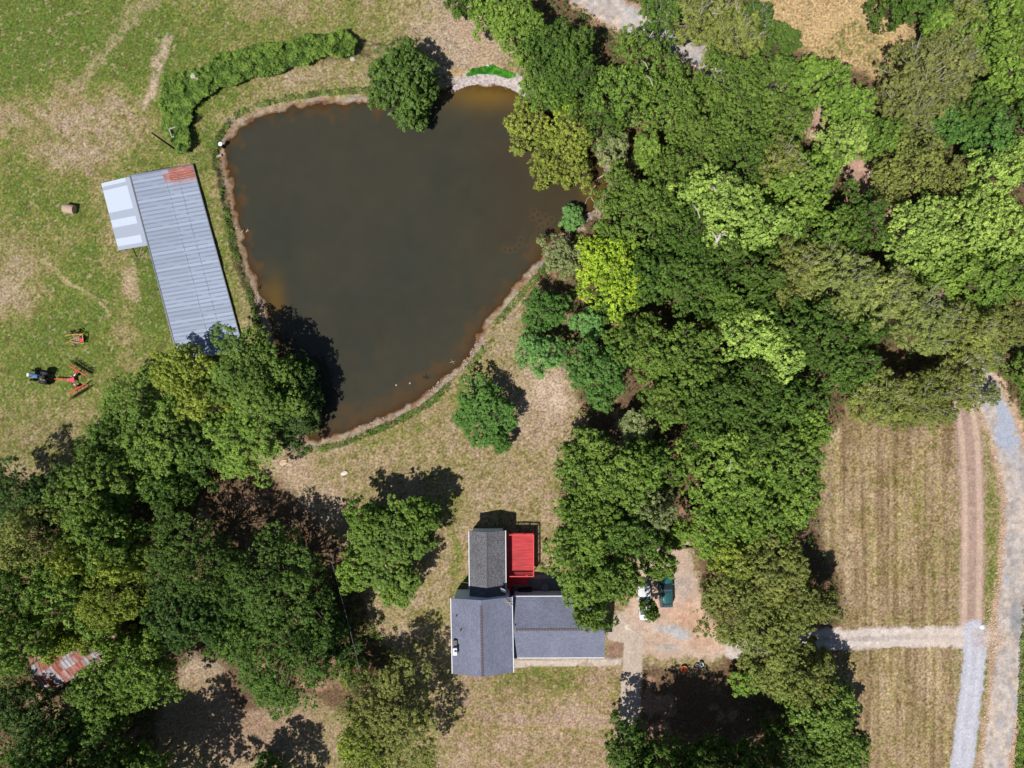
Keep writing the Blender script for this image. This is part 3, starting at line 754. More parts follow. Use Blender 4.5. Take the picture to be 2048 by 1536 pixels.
b = MB()   # lower landing and steps on the south side
b.box((-.35, -dl/2-.75, .95), (dw-.9, 1.4, .06))
for i in range(5): b.box((-dw/2+.5, -dl/2-1.6-i*.28, .78-i*.17), (1.0, .27, .04))
for x in (-dw/2+.02, -dw/2+.98): b.bar((x, -dl/2-1.4, .9), (x, -dl/2-2.9, .02), .05, .2)
b.build("steps", M_red, dk)
b = MB(); b.bar((dw/2-.9,-dl/2-1.42,1.75),(-dw/2+.3,-dl/2-1.42,1.75),.09,.04)
for x in (dw/2-.9, 0, -dw/2+.3): b.box((x,-dl/2-1.42,.9),(.08,.08,1.75))
b.build("step_rail", M_redrail, dk)
MB().box((0, 0, .15), (2.1, .9, .3)).add([], []).build("x_tmp", M_dark)  # replaced below
bpy.data.objects.remove(bpy.data.objects["x_tmp"])
# things on the shaded patio
p = PG(1050, 1180); gr = empty("covered_grill", (p.x, p.y, .03), .1, "dark covered grill on the shaded patio", "grill")
b = MB(); b.loft([[(sx*1.0*k_, sy*.42*k_, z) for sx, sy in ((-1,-1),(1,-1),(1,1),(-1,1))] for z, k_ in ((.05,.95),(.8,1),(1.05,.86),(1.15,.55))]); b.build("cover", plain("navy_tarp", (30, 38, 52), .5, var=.4, scale=6, bump=.5), gr, bevel=.04)
for sx in (-.8,.8): MB().ring((sx, -.38, .1), (0,1,0), .07, .03, 12, 6).build("wheel", M_dark, gr)
p = PG(1090, 1172); tb = empty("patio_table", (p.x, p.y, .03), 0, "grey patio table standing by the deck steps", "table")
MB().prism([(math.cos(i*math.pi/10)*.55, math.sin(i*math.pi/10)*.55) for i in range(20)], .70, .73).build("table_top", M_grey, tb)
for i in range(4):
    a_ = math.pi/4 + i*math.pi/2; b = MB(); b.tube([(math.cos(a_)*.42, math.sin(a_)*.42, 0), (math.cos(a_)*.3, math.sin(a_)*.3, .7)], .025, 6); b.build("leg", M_grey, tb)
p = PG(1094, 1187); bx_ = empty("storage_bin", (p.x, p.y, .03), .05, "pale blue storage bin against the house wall", "bin")
MB().box((0,0,.25),(.7,.45,.5)).build("body", plain("pale_blue_plastic", (120,140,165), .5), bx_, bevel=.03); MB().box((0,0,.53),(.74,.49,.05)).build("lid", M_grey, bx_, bevel=.015)
b = MB(); a_ = PG(1066,1160); c_ = PG(1066,1192); b.tube([(a_.x,a_.y,.05),(a_.x+.05,(a_.y+c_.y)/2,.05),(c_.x,c_.y,.05)], .03, 6)
tag(b.build("garden_hose", M_concrete), "pale hose lying straight across the patio", "hose")
b = MB(); a_ = PG(1068,1154); c_ = PG(1104,1153); b.bar((a_.x,a_.y,.06),(c_.x,c_.y,.06),.55,.12)
tag(b.build("stepping_slab", M_concrete, bevel=.02), "pale concrete slab step at the deck's corner", "step")

# ------------------------------------------------------------------ metal barn on the dam
M_tin = tinroof_mat("galvanised_roof", (166, 177, 200))
M_tinold = tinroof_mat("rusted_roof", (178, 180, 188), rough=.6)
def metal_roof(name, TL, TR, BR, BL, npan, mat, parent, tint, rust, seam=.045, tilt=.006):
    """corner points (world); panels run from left edge to right edge, stacked from top to bottom"""
    TL, TR, BR, BL = map(Vector, (TL, TR, BR, BL)); me_v = []; me_f = []; ti = []; ru = []; uvs = []
    NV = 10; off = Vector(parent.location)
    W_ = (TR - TL).length
    for i in range(npan):
        t0, t1 = i / npan, (i + 1) / npan
        prof = [(0, 0), (.02, seam), (.08, seam), (.14, 0), (.36, 0), (.39, seam*.45), (.43, seam*.45), (.46, 0), (.68, 0), (.71, seam*.45), (.75, seam*.45), (.78, 0), (1, 0)]
        for j in range(len(prof) - 1):
            (a0, z0), (a1, z1) = prof[j], prof[j + 1]
            ta, tb_ = t0 + (t1 - t0) * a0, t0 + (t1 - t0) * a1
            for v in range(NV):
                v0, v1 = v / NV, (v + 1) / NV; o = len(me_v)
                for (t_, v_, z_) in ((ta, v0, z0), (ta, v1, z0), (tb_, v1, z1), (tb_, v0, z1)):
                    p = (TL.lerp(TR, v_)).lerp(BL.lerp(BR, v_), t_) + Vector((0, 0, z_)) - off; me_v.append(p); uvs.append((v_ * W_, t_ * npan * .62))
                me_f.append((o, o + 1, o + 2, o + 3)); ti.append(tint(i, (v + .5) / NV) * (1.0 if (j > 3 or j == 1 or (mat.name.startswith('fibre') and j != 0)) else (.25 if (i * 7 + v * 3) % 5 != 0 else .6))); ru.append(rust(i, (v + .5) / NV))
    # underside
    o = len(me_v); d = Vector((0, 0, -.10))
    for p in (TL, TR, BR, BL): me_v.append(p - off + d * 0 - Vector((0,0,.004)))
    for p in (TL, TR, BR, BL): me_v.append(p - off + d)
    for f_ in ((7,6,5,4),(0,4,5,1),(1,5,6,2),(2,6,7,3),(3,7,4,0)): me_f.append(tuple(k + o for k in f_)); ti.append(.4); ru.append(.2)
    uvs += [(0, 0)] * 8
    me = bpy.data.meshes.new(name); me.from_pydata([tuple(v) for v in me_v], [], me_f)
    ul = me.uv_layers.new(name='UVMap')
    for lp in me.loops: ul.data[lp.index].uv = uvs[lp.vertex_index]
    for k_, a_ in (('tint', ti), ('rustm', ru)):
        t_ = me.attributes.new(k_, 'FLOAT', 'FACE'); t_.data.foreach_set('value', a_)
    me.materials.append(mat); ob = bpy.data.objects.new(name, me); COL.objects.link(ob); ob.parent = parent
    return ob
zR, zL = .42, .02
bTL, bTR, bBR, bBL = P(260.2,351.5,zL), P(385.2,329.6,zR), P(487,701,zR), P(358,722,zL)
barn = empty("metal_barn", (P(360,540,-2.2).x, P(360,540,-2.2).y, -2.25), 0, "long open shed with a blue grey sheet metal roof beside the pond", "barn")
rng = random.Random(8); tn = [rng.random() * .5 + .25 for _ in range(64)]
M_seam = plain("lap_screw_dark", (70, 78, 98), .8)  # dark blue-grey used for the lap screw marks
def rst(i, v):
    if i < 4 and v > .52: return (.60, .74, .70, .52)[i] * min(1, (v - .42) * 6)
    return .28 + .06 * (tn[(i * 7) % 64])
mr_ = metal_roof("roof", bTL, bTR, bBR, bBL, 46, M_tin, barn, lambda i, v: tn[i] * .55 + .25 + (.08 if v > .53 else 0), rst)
# lap screws
b = MB(); off = Vector(barn.location)
for v_ in (.53, .73):
    for i in range(150):
        if rng.random() < .25: continue
        t_ = .03 + .97 * i / 150; vv = v_ + rng.uniform(-.004, .004)
        p = bTL.lerp(bTR, vv).lerp(bBL.lerp(bBR, vv), t_) - off + Vector((0, 0, .012)); b.box(p, (.07, .10, .02))
tag(b.build("lap_screws", M_seam, mr_), kind="stuff")
b = MB(); b.bar(bTL - off + Vector((-.02,.02,.07)), bBL - off + Vector((-.02,0,.07)), .16, .03); b.bar(bTR - off + Vector((.03,0,.05)), bBR - off + Vector((.03,0,.05)), .12, .04); b.bar(bTL.lerp(bTR,.0) - off + Vector((0,.06,.05)), bTR - off + Vector((0,.06,.05)), .1, .05)
b.build("flashing", M_grey, mr_)
aTL, aTR, aBR, aBL = P(202.3,367,-.45), P(262,352.5,zL-.10), P(299.5,490,zL-.10), P(237,500.5,-.45)
bright = [(0,.05),(.11,.44),(.56,.66),(.83,.94)]
def at(i, v):
    t_ = (i + .5) / 18
    return .80 if (v < .84 and any(a <= t_ <= c for a, c in bright)) else .32
M_tin2 = tinroof_mat("fibreglass_panels", (196, 206, 226))
annex = metal_roof("lean_to_roof", aTL, aTR, aBR, aBL, 18, M_tin2, barn, at, lambda i, v: .2)
annex['label'] = "lean-to roof with white translucent panels"
for (l0, l1, n_) in ((bTL, bBL, 7), (bTR, bBR, 7), (aTL, aBL, 4)):
    for i in range(n_):
        p = l0.lerp(l1, (i + .15) / (n_ - .7)) + (Vector((.25,0,0)) if l0 is not bTR else Vector((-.25,0,0)))
        MB().box(Vector((p.x, p.y, (p.z - .1 + gz(p.x,p.y) - .1) / 2)) - off, (.15, .15, p.z + .0 - gz(p.x,p.y))).build("post", M_wood, barn)
b = MB()
for l0, l1 in ((bTR, bBR),):
    for k_ in range(10):
        b.bar(l0 - off + Vector((-.3, -.2, -.2 - .22 * k_)), l1 - off + Vector((-.3, .3, -.2 - .22 * k_)), .03, .2)
b.build("board_wall", M_wood, barn)
b = MB(); b.bar(aBL - off + Vector((.3,.25,-.2)), aBL - off + Vector((1.8,-.8,-1.9)), .1, .1); b.bar(aBL - off + Vector((3.2,.5,-.25)), aBL - off + Vector((1.9,-.8,-1.9)), .1, .1)
b.build("brace", M_wood, barn)
# retaining wall of planks north of the barn
a = P(382,303,-.1); c = P(391,336,.0)
rw = empty("plank_wall", (a.x, a.y, -1.2), 0, "short plank retaining wall at the barn's north corner", "retaining wall")
b = MB()
for k_ in range(6): b.bar(Vector((0,0,.0+k_*.22)), Vector((c.x-a.x, c.y-a.y, .0+k_*.22)), .06, .2)
b.build("plank", M_wood, rw)
for t_ in (0,.5,1): MB().box(((c.x-a.x)*t_+.09, (c.y-a.y)*t_, .6), (.11,.11,1.5)).build("post", M_dark, rw)
# rusty shed in the south-west woods
zs = 3.0
M_sheddirt = plain("shed_boards", (110, 92, 80), .95, var=.35, scale=7)
sh0 = P(163,1302,2.6); shed = empty("old_shed", (sh0.x, sh0.y, 0), 0, "old shed with a rusty patched tin roof under the trees", "shed")
ang = math.radians(29.4)
def SP(u, v, z):   # u along length, v across
    return Vector((sh0.x + u * math.cos(ang) - v * math.sin(ang), sh0.y + u * math.sin(ang) + v * math.cos(ang), z))
tn2 = [rng.random() for _ in range(64)]
Ls, Ws = 13.4, 5.4
rs1 = metal_roof("roof", SP(-Ls/2, 0, 3.5), SP(-Ls/2, -Ws/2, 2.8), SP(Ls/2, -Ws/2, 2.8), SP(Ls/2, 0, 3.5), 24, M_tinold, shed, lambda i, v: .35 + .65 * tn2[(i*3 + int(v*3)) % 64], lambda i, v: .34 + .42 * tn2[(i*5 + int(v*2.3)*11) % 64])
rs2 = metal_roof("roof", SP(-Ls/2, Ws/2, 2.8), SP(-Ls/2, 0, 3.5), SP(Ls/2, 0, 3.5), SP(Ls/2, Ws/2, 2.8), 24, M_tinold, shed, lambda i, v: .35 + .65 * tn2[(i*7 + int(v*3)) % 64], lambda i, v: .36 + .42 * tn2[(i*3 + int(v*2.3)*7) % 64])
b = MB(); o_ = Vector((sh0.x, sh0.y, 0)); pts = [SP(u, v, 0) - o_ for u, v in ((-Ls/2+.3,-Ws/2+.3),(Ls/2-.3,-Ws/2+.3),(Ls/2-.3,Ws/2-.3),(-Ls/2+.3,Ws/2-.3))]
b.add([p + Vector((0,0,-.2)) for p in pts] + [p + Vector((0,0,2.75)) for p in pts], [(0,1,5,4),(1,2,6,5),(2,3,7,6),(3,0,4,7)]); b.build("wall", M_sheddirt, shed)

# ------------------------------------------------------------------ vehicles
def car(px_, py_, L, W_, rotz, paint, label, cat, suv):
    p = PG(px_, py_); r = empty(("parked_suv" if suv else "parked_car"), (p.x, p.y, p.z + .02), rotz, label, cat, "vehicles parked in the yard")
    hb = .98 if suv else .86; hr = 1.78 if suv else 1.42; hh = 1.02 if suv else .86
    w = W_ / 2
    st = [(-L/2, .80, .55, hb-.12), (-L/2+.12, .94, .36, hb), (-L/2+.9, 1.0, .28, hb+.02), (-L*.1, 1.0, .26, hb+.02), (L*.18, 1.0, .26, hb), (L*.24, .99, .26, hh), (L*.40, .96, .28, hh-.07), (L/2-.14, .88, .34, hh-.16), (L/2, .72, .5, hh-.32)]
    secs = []
    for (y, kw, z0, z1) in st:
        ww = w * kw; m_ = (z0 + z1) / 2
        secs.append([(-ww*.86, y, z0), (ww*.86, y, z0), (ww, y, z0+.16), (ww, y, z1-.14), (ww*.93, y, z1-.03), (ww*.55, y, z1+.03), (0, y, z1+.05), (-ww*.55, y, z1+.03), (-ww*.93, y, z1-.03), (-ww, y, z1-.14), (-ww, y, z0+.16)])
    body = MB().loft(secs).build("body", paint, r, smooth=True, bevel=.0)
    y0, y1 = (-L/2 + .12, L*.205) if suv else (-L*.36, L*.18)    # rear, windscreen base
    ra, rb = (-L/2 + .30, L*.055) if suv else (-L*.21, L*.03)    # roof extent
    def sec(y, k, z0, z1): return [(-w*.90*k, y, z0), (w*.90*k, y, z0), (w*.76*k, y, z1), (-w*.76*k, y, z1)]
    g = MB(); g.add([(-w*.9,y0,hb-.02),(w*.9,y0,hb-.02),(w*.9,y1,hb-.04),(-w*.9,y1,hb-.04),(-w*.75,ra,hr-.05),(w*.75,ra,hr-.05),(w*.73,rb,hr-.05),(-w*.73,rb,hr-.05)],
        [(0,1,5,4),(1,2,6,5),(2,3,7,6),(3,0,4,7),(4,5,6,7)]); g.build("glasshouse", M_glass, r)
    rf_ = MB(); pts = [(-w*.77, ra-.03), (-w*.70, rb+.05), (w*.70, rb+.05), (w*.77, ra-.03)]
    yc_ = (ra+rb)/2; hf_ = (rb-ra)/2
    cs = [[(x*math.cos(a_)/1.0, y, hr - .07 + .09*math.sin(max(0,a_))*kz - .13*((y-yc_)/hf_)**2) for a_ in [math.pi*q_/10 for q_ in range(11)]] for (x, y, kz) in [(w*.76, ra-.03, .8), (w*.77, ra+.2, .95), (w*.77, ra+.5, 1), (w*.76, yc_, 1.0), (w*.75, rb-.5, 1), (w*.73, rb-.2, .95), (w*.70, rb+.05, .8)]]
    rf_.loft(cs); roof = rf_.build("roof", paint, r, smooth=True)
    if suv:
        b = MB()
        for x in (-.45,-.22,0,.22,.45): b.box((x, (ra+rb)/2-.1, hr+.035), (.035, (rb-ra)*.7, .02))
        for x in (-w*.68, w*.68): b.bar((x, ra+.15, hr+.07), (x, rb-.1, hr+.07), .035, .035)
        for y in (ra+.4, rb-.35): b.bar((-w*.68,y,hr+.08),(w*.68,y,hr+.08),.035,.03)
        b.build("roof_rack", M_dark, roof)
    for s in (-1, 1):
        for (ya, yb, xa, xb_) in ((y0, ra, .905, .765), (y1, rb, .905, .745), (-L*.12, -L*.12, .905, .765)):
            MB().bar((s*w*xa, ya, hb-.03), (s*w*xb_, yb, hr-.06), .06, .05).build("pillar", paint, r)
    for s in (-1, 1):
        b = MB(); b.box((s*(w+.10), y1-.18, hb+.08), (.20, .10, .15)); b.build("mirror", paint, r, bevel=.02)
        b = MB(); b.box((s*w*.68, L/2-.10, hh-.30), (.30, .14, .14)); b.build("headlight", M_glass if not suv else M_grey, r, bevel=.02)
        b = MB(); b.box((s*w*.80, -L/2+.03, hb-.25), (.16, .1, .28)); b.build("taillight", M_redrail, r, bevel=.02)
        for y in (L*.31, -L*.29):
            wh = empty("wheel", (s*(w-.12), y, .36)); wh.parent = r
            MB().ring((0,0,0),(1,0,0),.25,.11,20,8,1.0).build("tyre", M_dark, wh, smooth=True)
            MB().tube([(-.07*s,0,0),(.08*s,0,0)], .2, 14).build("rim", M_grey, wh)
    MB().box((0, L/2-.02, .48), (W_*.84, .16, .2)).build("bumper", M_grey if suv else paint, r, bevel=.04)
    MB().box((0, -L/2+.02, .5), (W_*.88, .16, .22)).build("bumper", M_grey if suv else paint, r, bevel=.04)
    for s in (-1, 1): MB().box((s*w*.52, y1+.03, hb-.0), (.55, .03, .03), Matrix.Rotation(s*.2, 3, 'Z')).build("wiper", M_dark, r)
    if suv:
        for s in (-1,1): MB().box((s*(w+.04), -.05, .32), (.14, 2.1, .06)).build("running_board", M_grey, r, bevel=.015)
    return r
M_suv = plain("dark_green_paint", (58, 122, 120), .25, .4, var=.05, spec=.9, k=.9)
M_carw = plain("white_car_paint", (232, 234, 236), .2, 0, var=.03, spec=.8, k=.85)
car(1329.5, 1176, 4.9, 1.85, math.radians(1.5), M_suv, "dark green suv with roof rails parked beside the white car", "car", True)
car(1288, 1201, 5.0, 1.82, math.radians(3), M_carw, "white car half hidden under the overhanging oak", "car", False)
# red and white machine under the trees north of the yard
p = PG(1341, 1084); mw = empty("garden_tractor", (p.x, p.y, p.z), math.radians(-4), "small red and white garden tractor under the trees north of the yard", "mower")
b = MB(); b.loft([[(x, -.32*k_, .3), (x, .32*k_, .3), (x, .30*k_, z), (x, -.30*k_, z)] for x, k_, z in ((-.1,.8,.75),(.1,1,.8),(.8,.95,.78),(1.05,.7,.6))]); b.build("hood", M_white, mw, bevel=.04)
b = MB(); b.box((-.45,0,.35),(1.0,.9,.2)); b.box((-.75,0,.55),(.5,1.05,.2)); b.build("body", M_red, mw, bevel=.04)
b = MB(); b.box((-.55,0,.72),(.42,.45,.1)); b.box((-.78,0,.9),(.08,.42,.32)); b.build("seat", M_dark, mw, bevel=.03)
b = MB(); b.ring((-.02,0,.98),(.4,0,1),.17,.02,14,6); b.tube([(-.02,0,.98),(.1,0,.7)], .02, 6); b.build("steering_wheel", M_dark, mw)
for (x, y, R_) in ((-.75,.5,.28),(-.75,-.5,.28),(.75,.4,.2),(.75,-.4,.2)):
    MB().ring((x,y,R_),(0,1,0),R_*.65,R_*.36,16,7).build("wheel", M_dark, mw, smooth=True)
# low timber wall behind the yard
a = PG(1337,1096); c = PG(1373,1094); b = MB()
for k_ in range(3): b.bar((a.x, a.y, a.z+.1+k_*.2), (c.x+.8, c.y+.02, c.z+.1+k_*.2), .16, .19)
tag(b.build("timber_wall", M_sheddirt, bevel=.01), "low dark timber wall edging the top of the yard", "wall")
# orange bin and clutter pile at the yard's south edge
p = PG(1367, 1336); ob = empty("orange_tub", (p.x, p.y, p.z), 0, "round orange tub at the shaded edge of the yard", "tub")
b = MB(); n_ = 16
prof = [(.30,0),(.42,.42),(.46,.45),(.40,.44),(.30,.1)]
b.loft([[(math.cos(i*2*math.pi/n_)*r_, math.sin(i*2*math.pi/n_)*r_, z) for i in range(n_)] for r_, z in prof]); b.build("body", plain("orange_plastic", (225,130,75), .5, k=.8), ob)
MB().tube([(.46,-.1,.40),(.56,0,.46),(.46,.1,.40)], .02, 6).build("handle", M_dark, ob)
rng = random.Random(31)
for i, (qx, qy, lab, mt, sz) in enumerate([(1393,1329,"white bucket leftmost in the clutter beside the orange tub",M_white,.2),(1402,1327,"larger white bucket in the clutter pile",M_white,.27),(1406,1332,"grey bucket at the right of the clutter pile",M_grey,.22),(1388,1337,"pinkish clay pot in the shade below the clutter",plain("clay_pot",(180,120,110),.8),.24)]):
    p = PG(qx, qy); o = empty("bucket" if i < 3 else "clay_pot", (p.x,p.y,p.z), rng.uniform(0,3), lab, "bucket" if i < 3 else "pot")
    b = MB(); b.loft([[(math.cos(k_*2*math.pi/14)*r_*sz, math.sin(k_*2*math.pi/14)*r_*sz, z*sz) for k_ in range(14)] for r_, z in ((.75,0),(1,1.6),(1.06,1.65),(.93,1.62),(.7,.2))]); b.build("body", mt, o)
    MB().ring((0,0,1.63*sz),(0,0,1),1.0*sz,.03*sz,14,5).build("rim", mt, o)
p = PG(1398,1326); b = MB()
for i in range(5): b.blob((rng.uniform(-.6,.6), rng.uniform(-.4,.4), .15), rng.uniform(.2,.35), rng, (1.2,1,.6))
o = b.build("rubbish_bag", plain("navy_plastic",(24,34,52),.3,var=.3,bump=.4)); o.location = (p.x,p.y,p.z); tag(o, "heap of dark plastic bags beside the orange tub", "bags")
# blue tarp scrap in the clearing
p = PG(1277,884); b = MB(); vs = []
for i in range(7):
    for j in range(7): vs.append(((i-3)*.22, (j-3)*.24, .25 + .22*math.sin(i*1.3+j*.6) - .03*abs(i-3)))
b.add(vs, [(i*7+j,(i+1)*7+j,(i+1)*7+j+1,i*7+j+1) for i in range(6) for j in range(6)]); b.add([(x,y,z-.02) for x,y,z in vs], [(i*7+j,i*7+j+1,(i+1)*7+j+1,(i+1)*7+j) for i in range(6) for j in range(6)])
o = b.build("blue_tarp", plain("blue_tarp",(40,90,180),.4)); o.location = (p.x,p.y,p.z); tag(o, "crumpled bright blue tarp in the dark clearing", "tarp")

# ------------------------------------------------------------------ farm machinery in the west field
p = PG(91, 754); tr = empty("farm_tractor", (p.x, p.y, p.z), math.radians(186+180-12), "small blue tractor hitched to the red rake", "tractor")
tr.rotation_euler[2] = math.radians(170)
M_blue = plain("tractor_blue", (70, 130, 190), .35, var=.15, spec=.6); M_navy = plain("tractor_dark", (40, 42, 56), .6, var=.3)
b = MB(); b.loft([[(x, -.30*k_, .75), (x, .30*k_, .75), (x, .27*k_, z), (x, .12*k_, z+.06), (x, -.12*k_, z+.06), (x, -.27*k_, z)] for x, k_, z in ((.35,1,1.32),(1.2,.95,1.28),(1.75,.8,1.15),(1.85,.7,.95))]); hd = b.build("hood", M_blue, tr, bevel=.02)
b = MB(); b.box((1.72,0,1.22),(.3,.46,.16)); b.build("grille_cap", M_white, hd, bevel=.02)
b = MB(); b.box((1.0,0,1.36),(.8,.07,.02)); b.build("hood_stripe", M_red, hd)
b = MB(); b.box((.3,0,.62),(2.6,.34,.36)); b.box((-.5,0,.8),(.9,.6,.3)); b.build("chassis", M_navy, tr, bevel=.02)
for s in (-1,1):
    b = MB(); b.loft([[(-.5+.75*math.cos(t_), s*.42, .75+.72*math.sin(t_)), (-.5+.75*math.cos(t_), s*.82, .75+.72*math.sin(t_)), (-.5+.70*math.cos(t_), s*.82, .75+.67*math.sin(t_)), (-.5+.70*math.cos(t_), s*.42, .75+.67*math.sin(t_))] for t_ in [math.radians(20+20*i) for i in range(7)]]); b.build("fender", M_navy, tr)
    for (x, y, R_, tw) in ((-.55, .78, .66, .2), (1.35, .68, .42, .14)):
        wh = empty("wheel", (x, s*y, R_)); wh.parent = tr
        b = MB(); b.ring((0,0,0),(0,1,0),R_*.76,R_*.26,26,8,1.0 if R_ > .5 else .9)
        for k_ in range(26):
            a_ = k_*2*math.pi/26; q = Matrix.Rotation(-a_, 3, 'Y')
            b.box(q @ Vector((R_*.99, (.07 if k_%2 else -.07), 0)), (.06, tw*1.1, .05), q)
        b.build("tyre", M_dark, wh)
        MB().tube([(0,-.06,0),(0,.06,0)], R_*.5, 14).build("rim", M_white if R_ > .5 else M_grey, wh)
b = MB(); b.box((-.55,0,1.12),(.45,.48,.12)); b.box((-.8,0,1.35),(.1,.46,.4)); b.build("seat", M_dark, tr, bevel=.03)
b = MB(); b.ring((.02,0,1.5),(-.4,0,1),.2,.022,16,6); b.tube([(.02,0,1.5),(.25,0,1.2)], .025, 6); b.build("steering_wheel", M_grey, tr)
b = MB(); b.tube([(1.1,.12,1.3),(1.1,.12,1.85)], .035, 8); b.build("exhaust", M_dark, tr)
b = MB()
for s in (-1,1): b.tube([(-.95,s*.45,.9),(-.95,s*.45,2.0)], .035, 6)
b.tube([(-.95,-.45,2.0),(-.95,.45,2.0)], .035, 6); b.build("roll_bar", M_navy, tr)

p = PG(148, 758); rk = empty("hay_rake", (p.x, p.y, p.z), 0, "red V-shaped wheel rake hitched behind the blue tractor", "hay rake")
def RK(px_, py_, z): q = P(px_, py_, z + p.z); return Vector((q.x - p.x, q.y - p.y, z))
M_rred = plain("rake_red", (222, 62, 70), .45, var=.12, k=.9)
b = MB(); b.bar(RK(109,758,.55), RK(131,759,.6), .12, .12); b.build("drawbar", M_rred, rk)
b = MB(); b.prism([tuple(RK(129,760,.6))[:2], tuple(RK(148,754,.6))[:2], tuple(RK(150,766,.6))[:2]], .55, .68); b.build("tongue_plate", plain("rake_pink",(235,80,110),.4), rk)
b = MB(); b.bar(RK(148,752,.6), RK(153,746,.75), .12,.1); b.bar(RK(148,768,.6), RK(152,772,.75), .12, .1); b.build("hinge_arm", M_white, rk)
b = MB(); b.bar(RK(151,748,.75), RK(154,742,.95), .16,.14); b.bar(RK(151,771,.75), RK(154,778,.95), .16,.14); b.build("wing_arm", M_rred, rk)
for (x0,y0,x1,y1) in ((138,731,173,752),(137,788,172,767)):
    a_, c_ = RK(x0,y0,1.0), RK(x1,y1,1.0); b = MB(); b.bar(a_, c_, .12, .12); wing = b.build("beam", M_rred, rk)
    d_ = (c_ - a_).normalized(); nrm = Vector((-d_.y, d_.x, 0)); 
    if nrm.x < 0: nrm = -nrm
    for i in range(5):
        cc = a_.lerp(c_, (i + .4) / 4.6) + nrm * .62; cc.z = .66; ax_ = (nrm + d_ * .25).normalized()
        bb = MB(); bb.ring(cc, ax_, .52, .025, 22, 5); bb.ring(cc, ax_, .12, .04, 12, 5)
        q = ax_.to_track_quat('Z','Y').to_matrix()
        for k_ in range(20):
            t_ = k_*2*math.pi/20; dr_ = q @ Vector((math.cos(t_), math.sin(t_), 0)); tg = q @ Vector((-math.sin(t_), math.cos(t_), 0))
            bb.tube([cc + dr_*.12, cc + dr_*.52, cc + dr_*.66 + tg*.06], .014, 3, cap=False)
        bb.build("rake_wheel", M_dark, rk)
        ab = MB(); ab.bar(a_.lerp(c_, (i + .4) / 4.6) , cc, .05, .05); ab.build("wheel_arm", M_rred, wing)
for (x,y) in ((155,750),(156,772)):
    q = RK(x,y,.32); MB().ring(q,(0,1,0),.22,.10,16,7).build("wheel", M_dark, rk, smooth=True)

p = PG(155, 680); om = empty("hay_tedder", (p.x, p.y, p.z), 0, "small orange framed mower implement parked alone in the field", "implement")
def OM(u, v, z):    # zoom pixel coordinates (8.53x from 40,640)
    q = P(40 + u/8.535, 640 + v/8.535, z + p.z); return Vector((q.x - p.x, q.y - p.y, z))
M_or = plain("faded_orange", (205, 150, 88), .6, var=.3, k=.85)
b = MB()
for (u0,v0,u1,v1,z0,z1,wd) in ((770,272,880,250,.5,.6,.09),(880,250,1060,245,.6,.7,.11),(1065,235,1085,410,.7,.6,.10),(850,365,1085,400,.6,.55,.09),(780,400,850,365,.45,.6,.08),(860,350,975,300,.6,.8,.09),(975,300,1060,245,.8,.7,.09),(995,280,1005,370,.75,.6,.08),(900,250,925,300,.6,.75,.08),(870,400,940,440,.5,.4,.09)):
    b.bar(OM(u0,v0,z0), OM(u1,v1,z1), wd, wd)
b.build("frame", M_or, om)
b = MB(); b.prism([tuple(OM(u,v,.3))[:2] for u,v in ((900,320),(1070,280),(1075,395),(900,385))], .22, .34); b.build("cutting_deck", plain("worn_steel",(120,110,112),.5,.4,var=.4,scale=8), om, bevel=.02)
b = MB(); b.box(OM(1050,345,.5),(.45,.5,.3)); b.build("gearbox", M_rred, om, bevel=.04)
b = MB(); b.box(OM(970,350,.42),(.3,.9,.06)); b.box(OM(940,340,.42),(.08,.9,.1)); b.build("cross_plate", M_grey, om)
for (u,v,R_) in ((888,200,.22),(1035,165,.24),(1025,200,.2),(925,440,.18)):
    wh = empty("wheel", OM(u,v,R_)); wh.parent = om
    MB().ring((0,0,0),(.6,.8,.5),R_*.68,R_*.34,16,7).build("tyre", M_dark, wh, smooth=True)
    MB().tube([Vector((.6,.8,.5)).normalized()*-.05, Vector((.6,.8,.5)).normalized()*.06], R_*.42, 12).build("rim", M_or if v > 190 and u < 1000 else M_dark, wh)

# round bale
p = PG(144, 420); bl = empty("round_bale", (p.x, p.y, p.z), math.radians(-8), "round hay bale lying on its side in the west field", "hay bale")
b = MB(); N_ = 40
rr = random.Random(3)
b.loft([[(x, math.cos(k_*2*math.pi/N_)*R_*(1+rr.uniform(-.012,.012)), .62+math.sin(k_*2*math.pi/N_)*R_*.97) for k_ in range(N_)] for x, R_ in ((-.78,.50),(-.74,.63),(-.4,.66),(0,.66),(.4,.66),(.74,.63),(.78,.50))])
b.build("bale_body", plain("hay_pinkish", (205,178,158), .95, var=.25, scale=14, bump=.6), bl)
b = MB()
for x in [(-.66 + i*.11) for i in range(13)]: b.ring((x,0,.62),(1,0,0),.662,.006,36,4)
b.build("net_wrap", plain("net_wrap",(225,212,200),.8), bl)
# utility pole leaning nowhere: plain pole without crossarm
q0 = P(302.5,265,5.0); zt_ = 5.0; 
bx0, by0 = q0.x, q0.y; g0 = gz(bx0, by0)
pole = empty("utility_pole", (bx0, by0, g0), 0, "tall dark wooden pole standing alone in the field north of the barn", "pole")
b = MB(); b.tube([(0,0,-.3),(0,0,3),(0,0,zt_-g0)], [.15,.13,.10], 10); b.build("shaft", plain("creosote",(58,50,46),.9,var=.3), pole)
b = MB(); b.tube([(0,0,zt_-g0),(0,0,zt_-g0+.08)], .13, 10); b.build("cap", M_grey, pole)
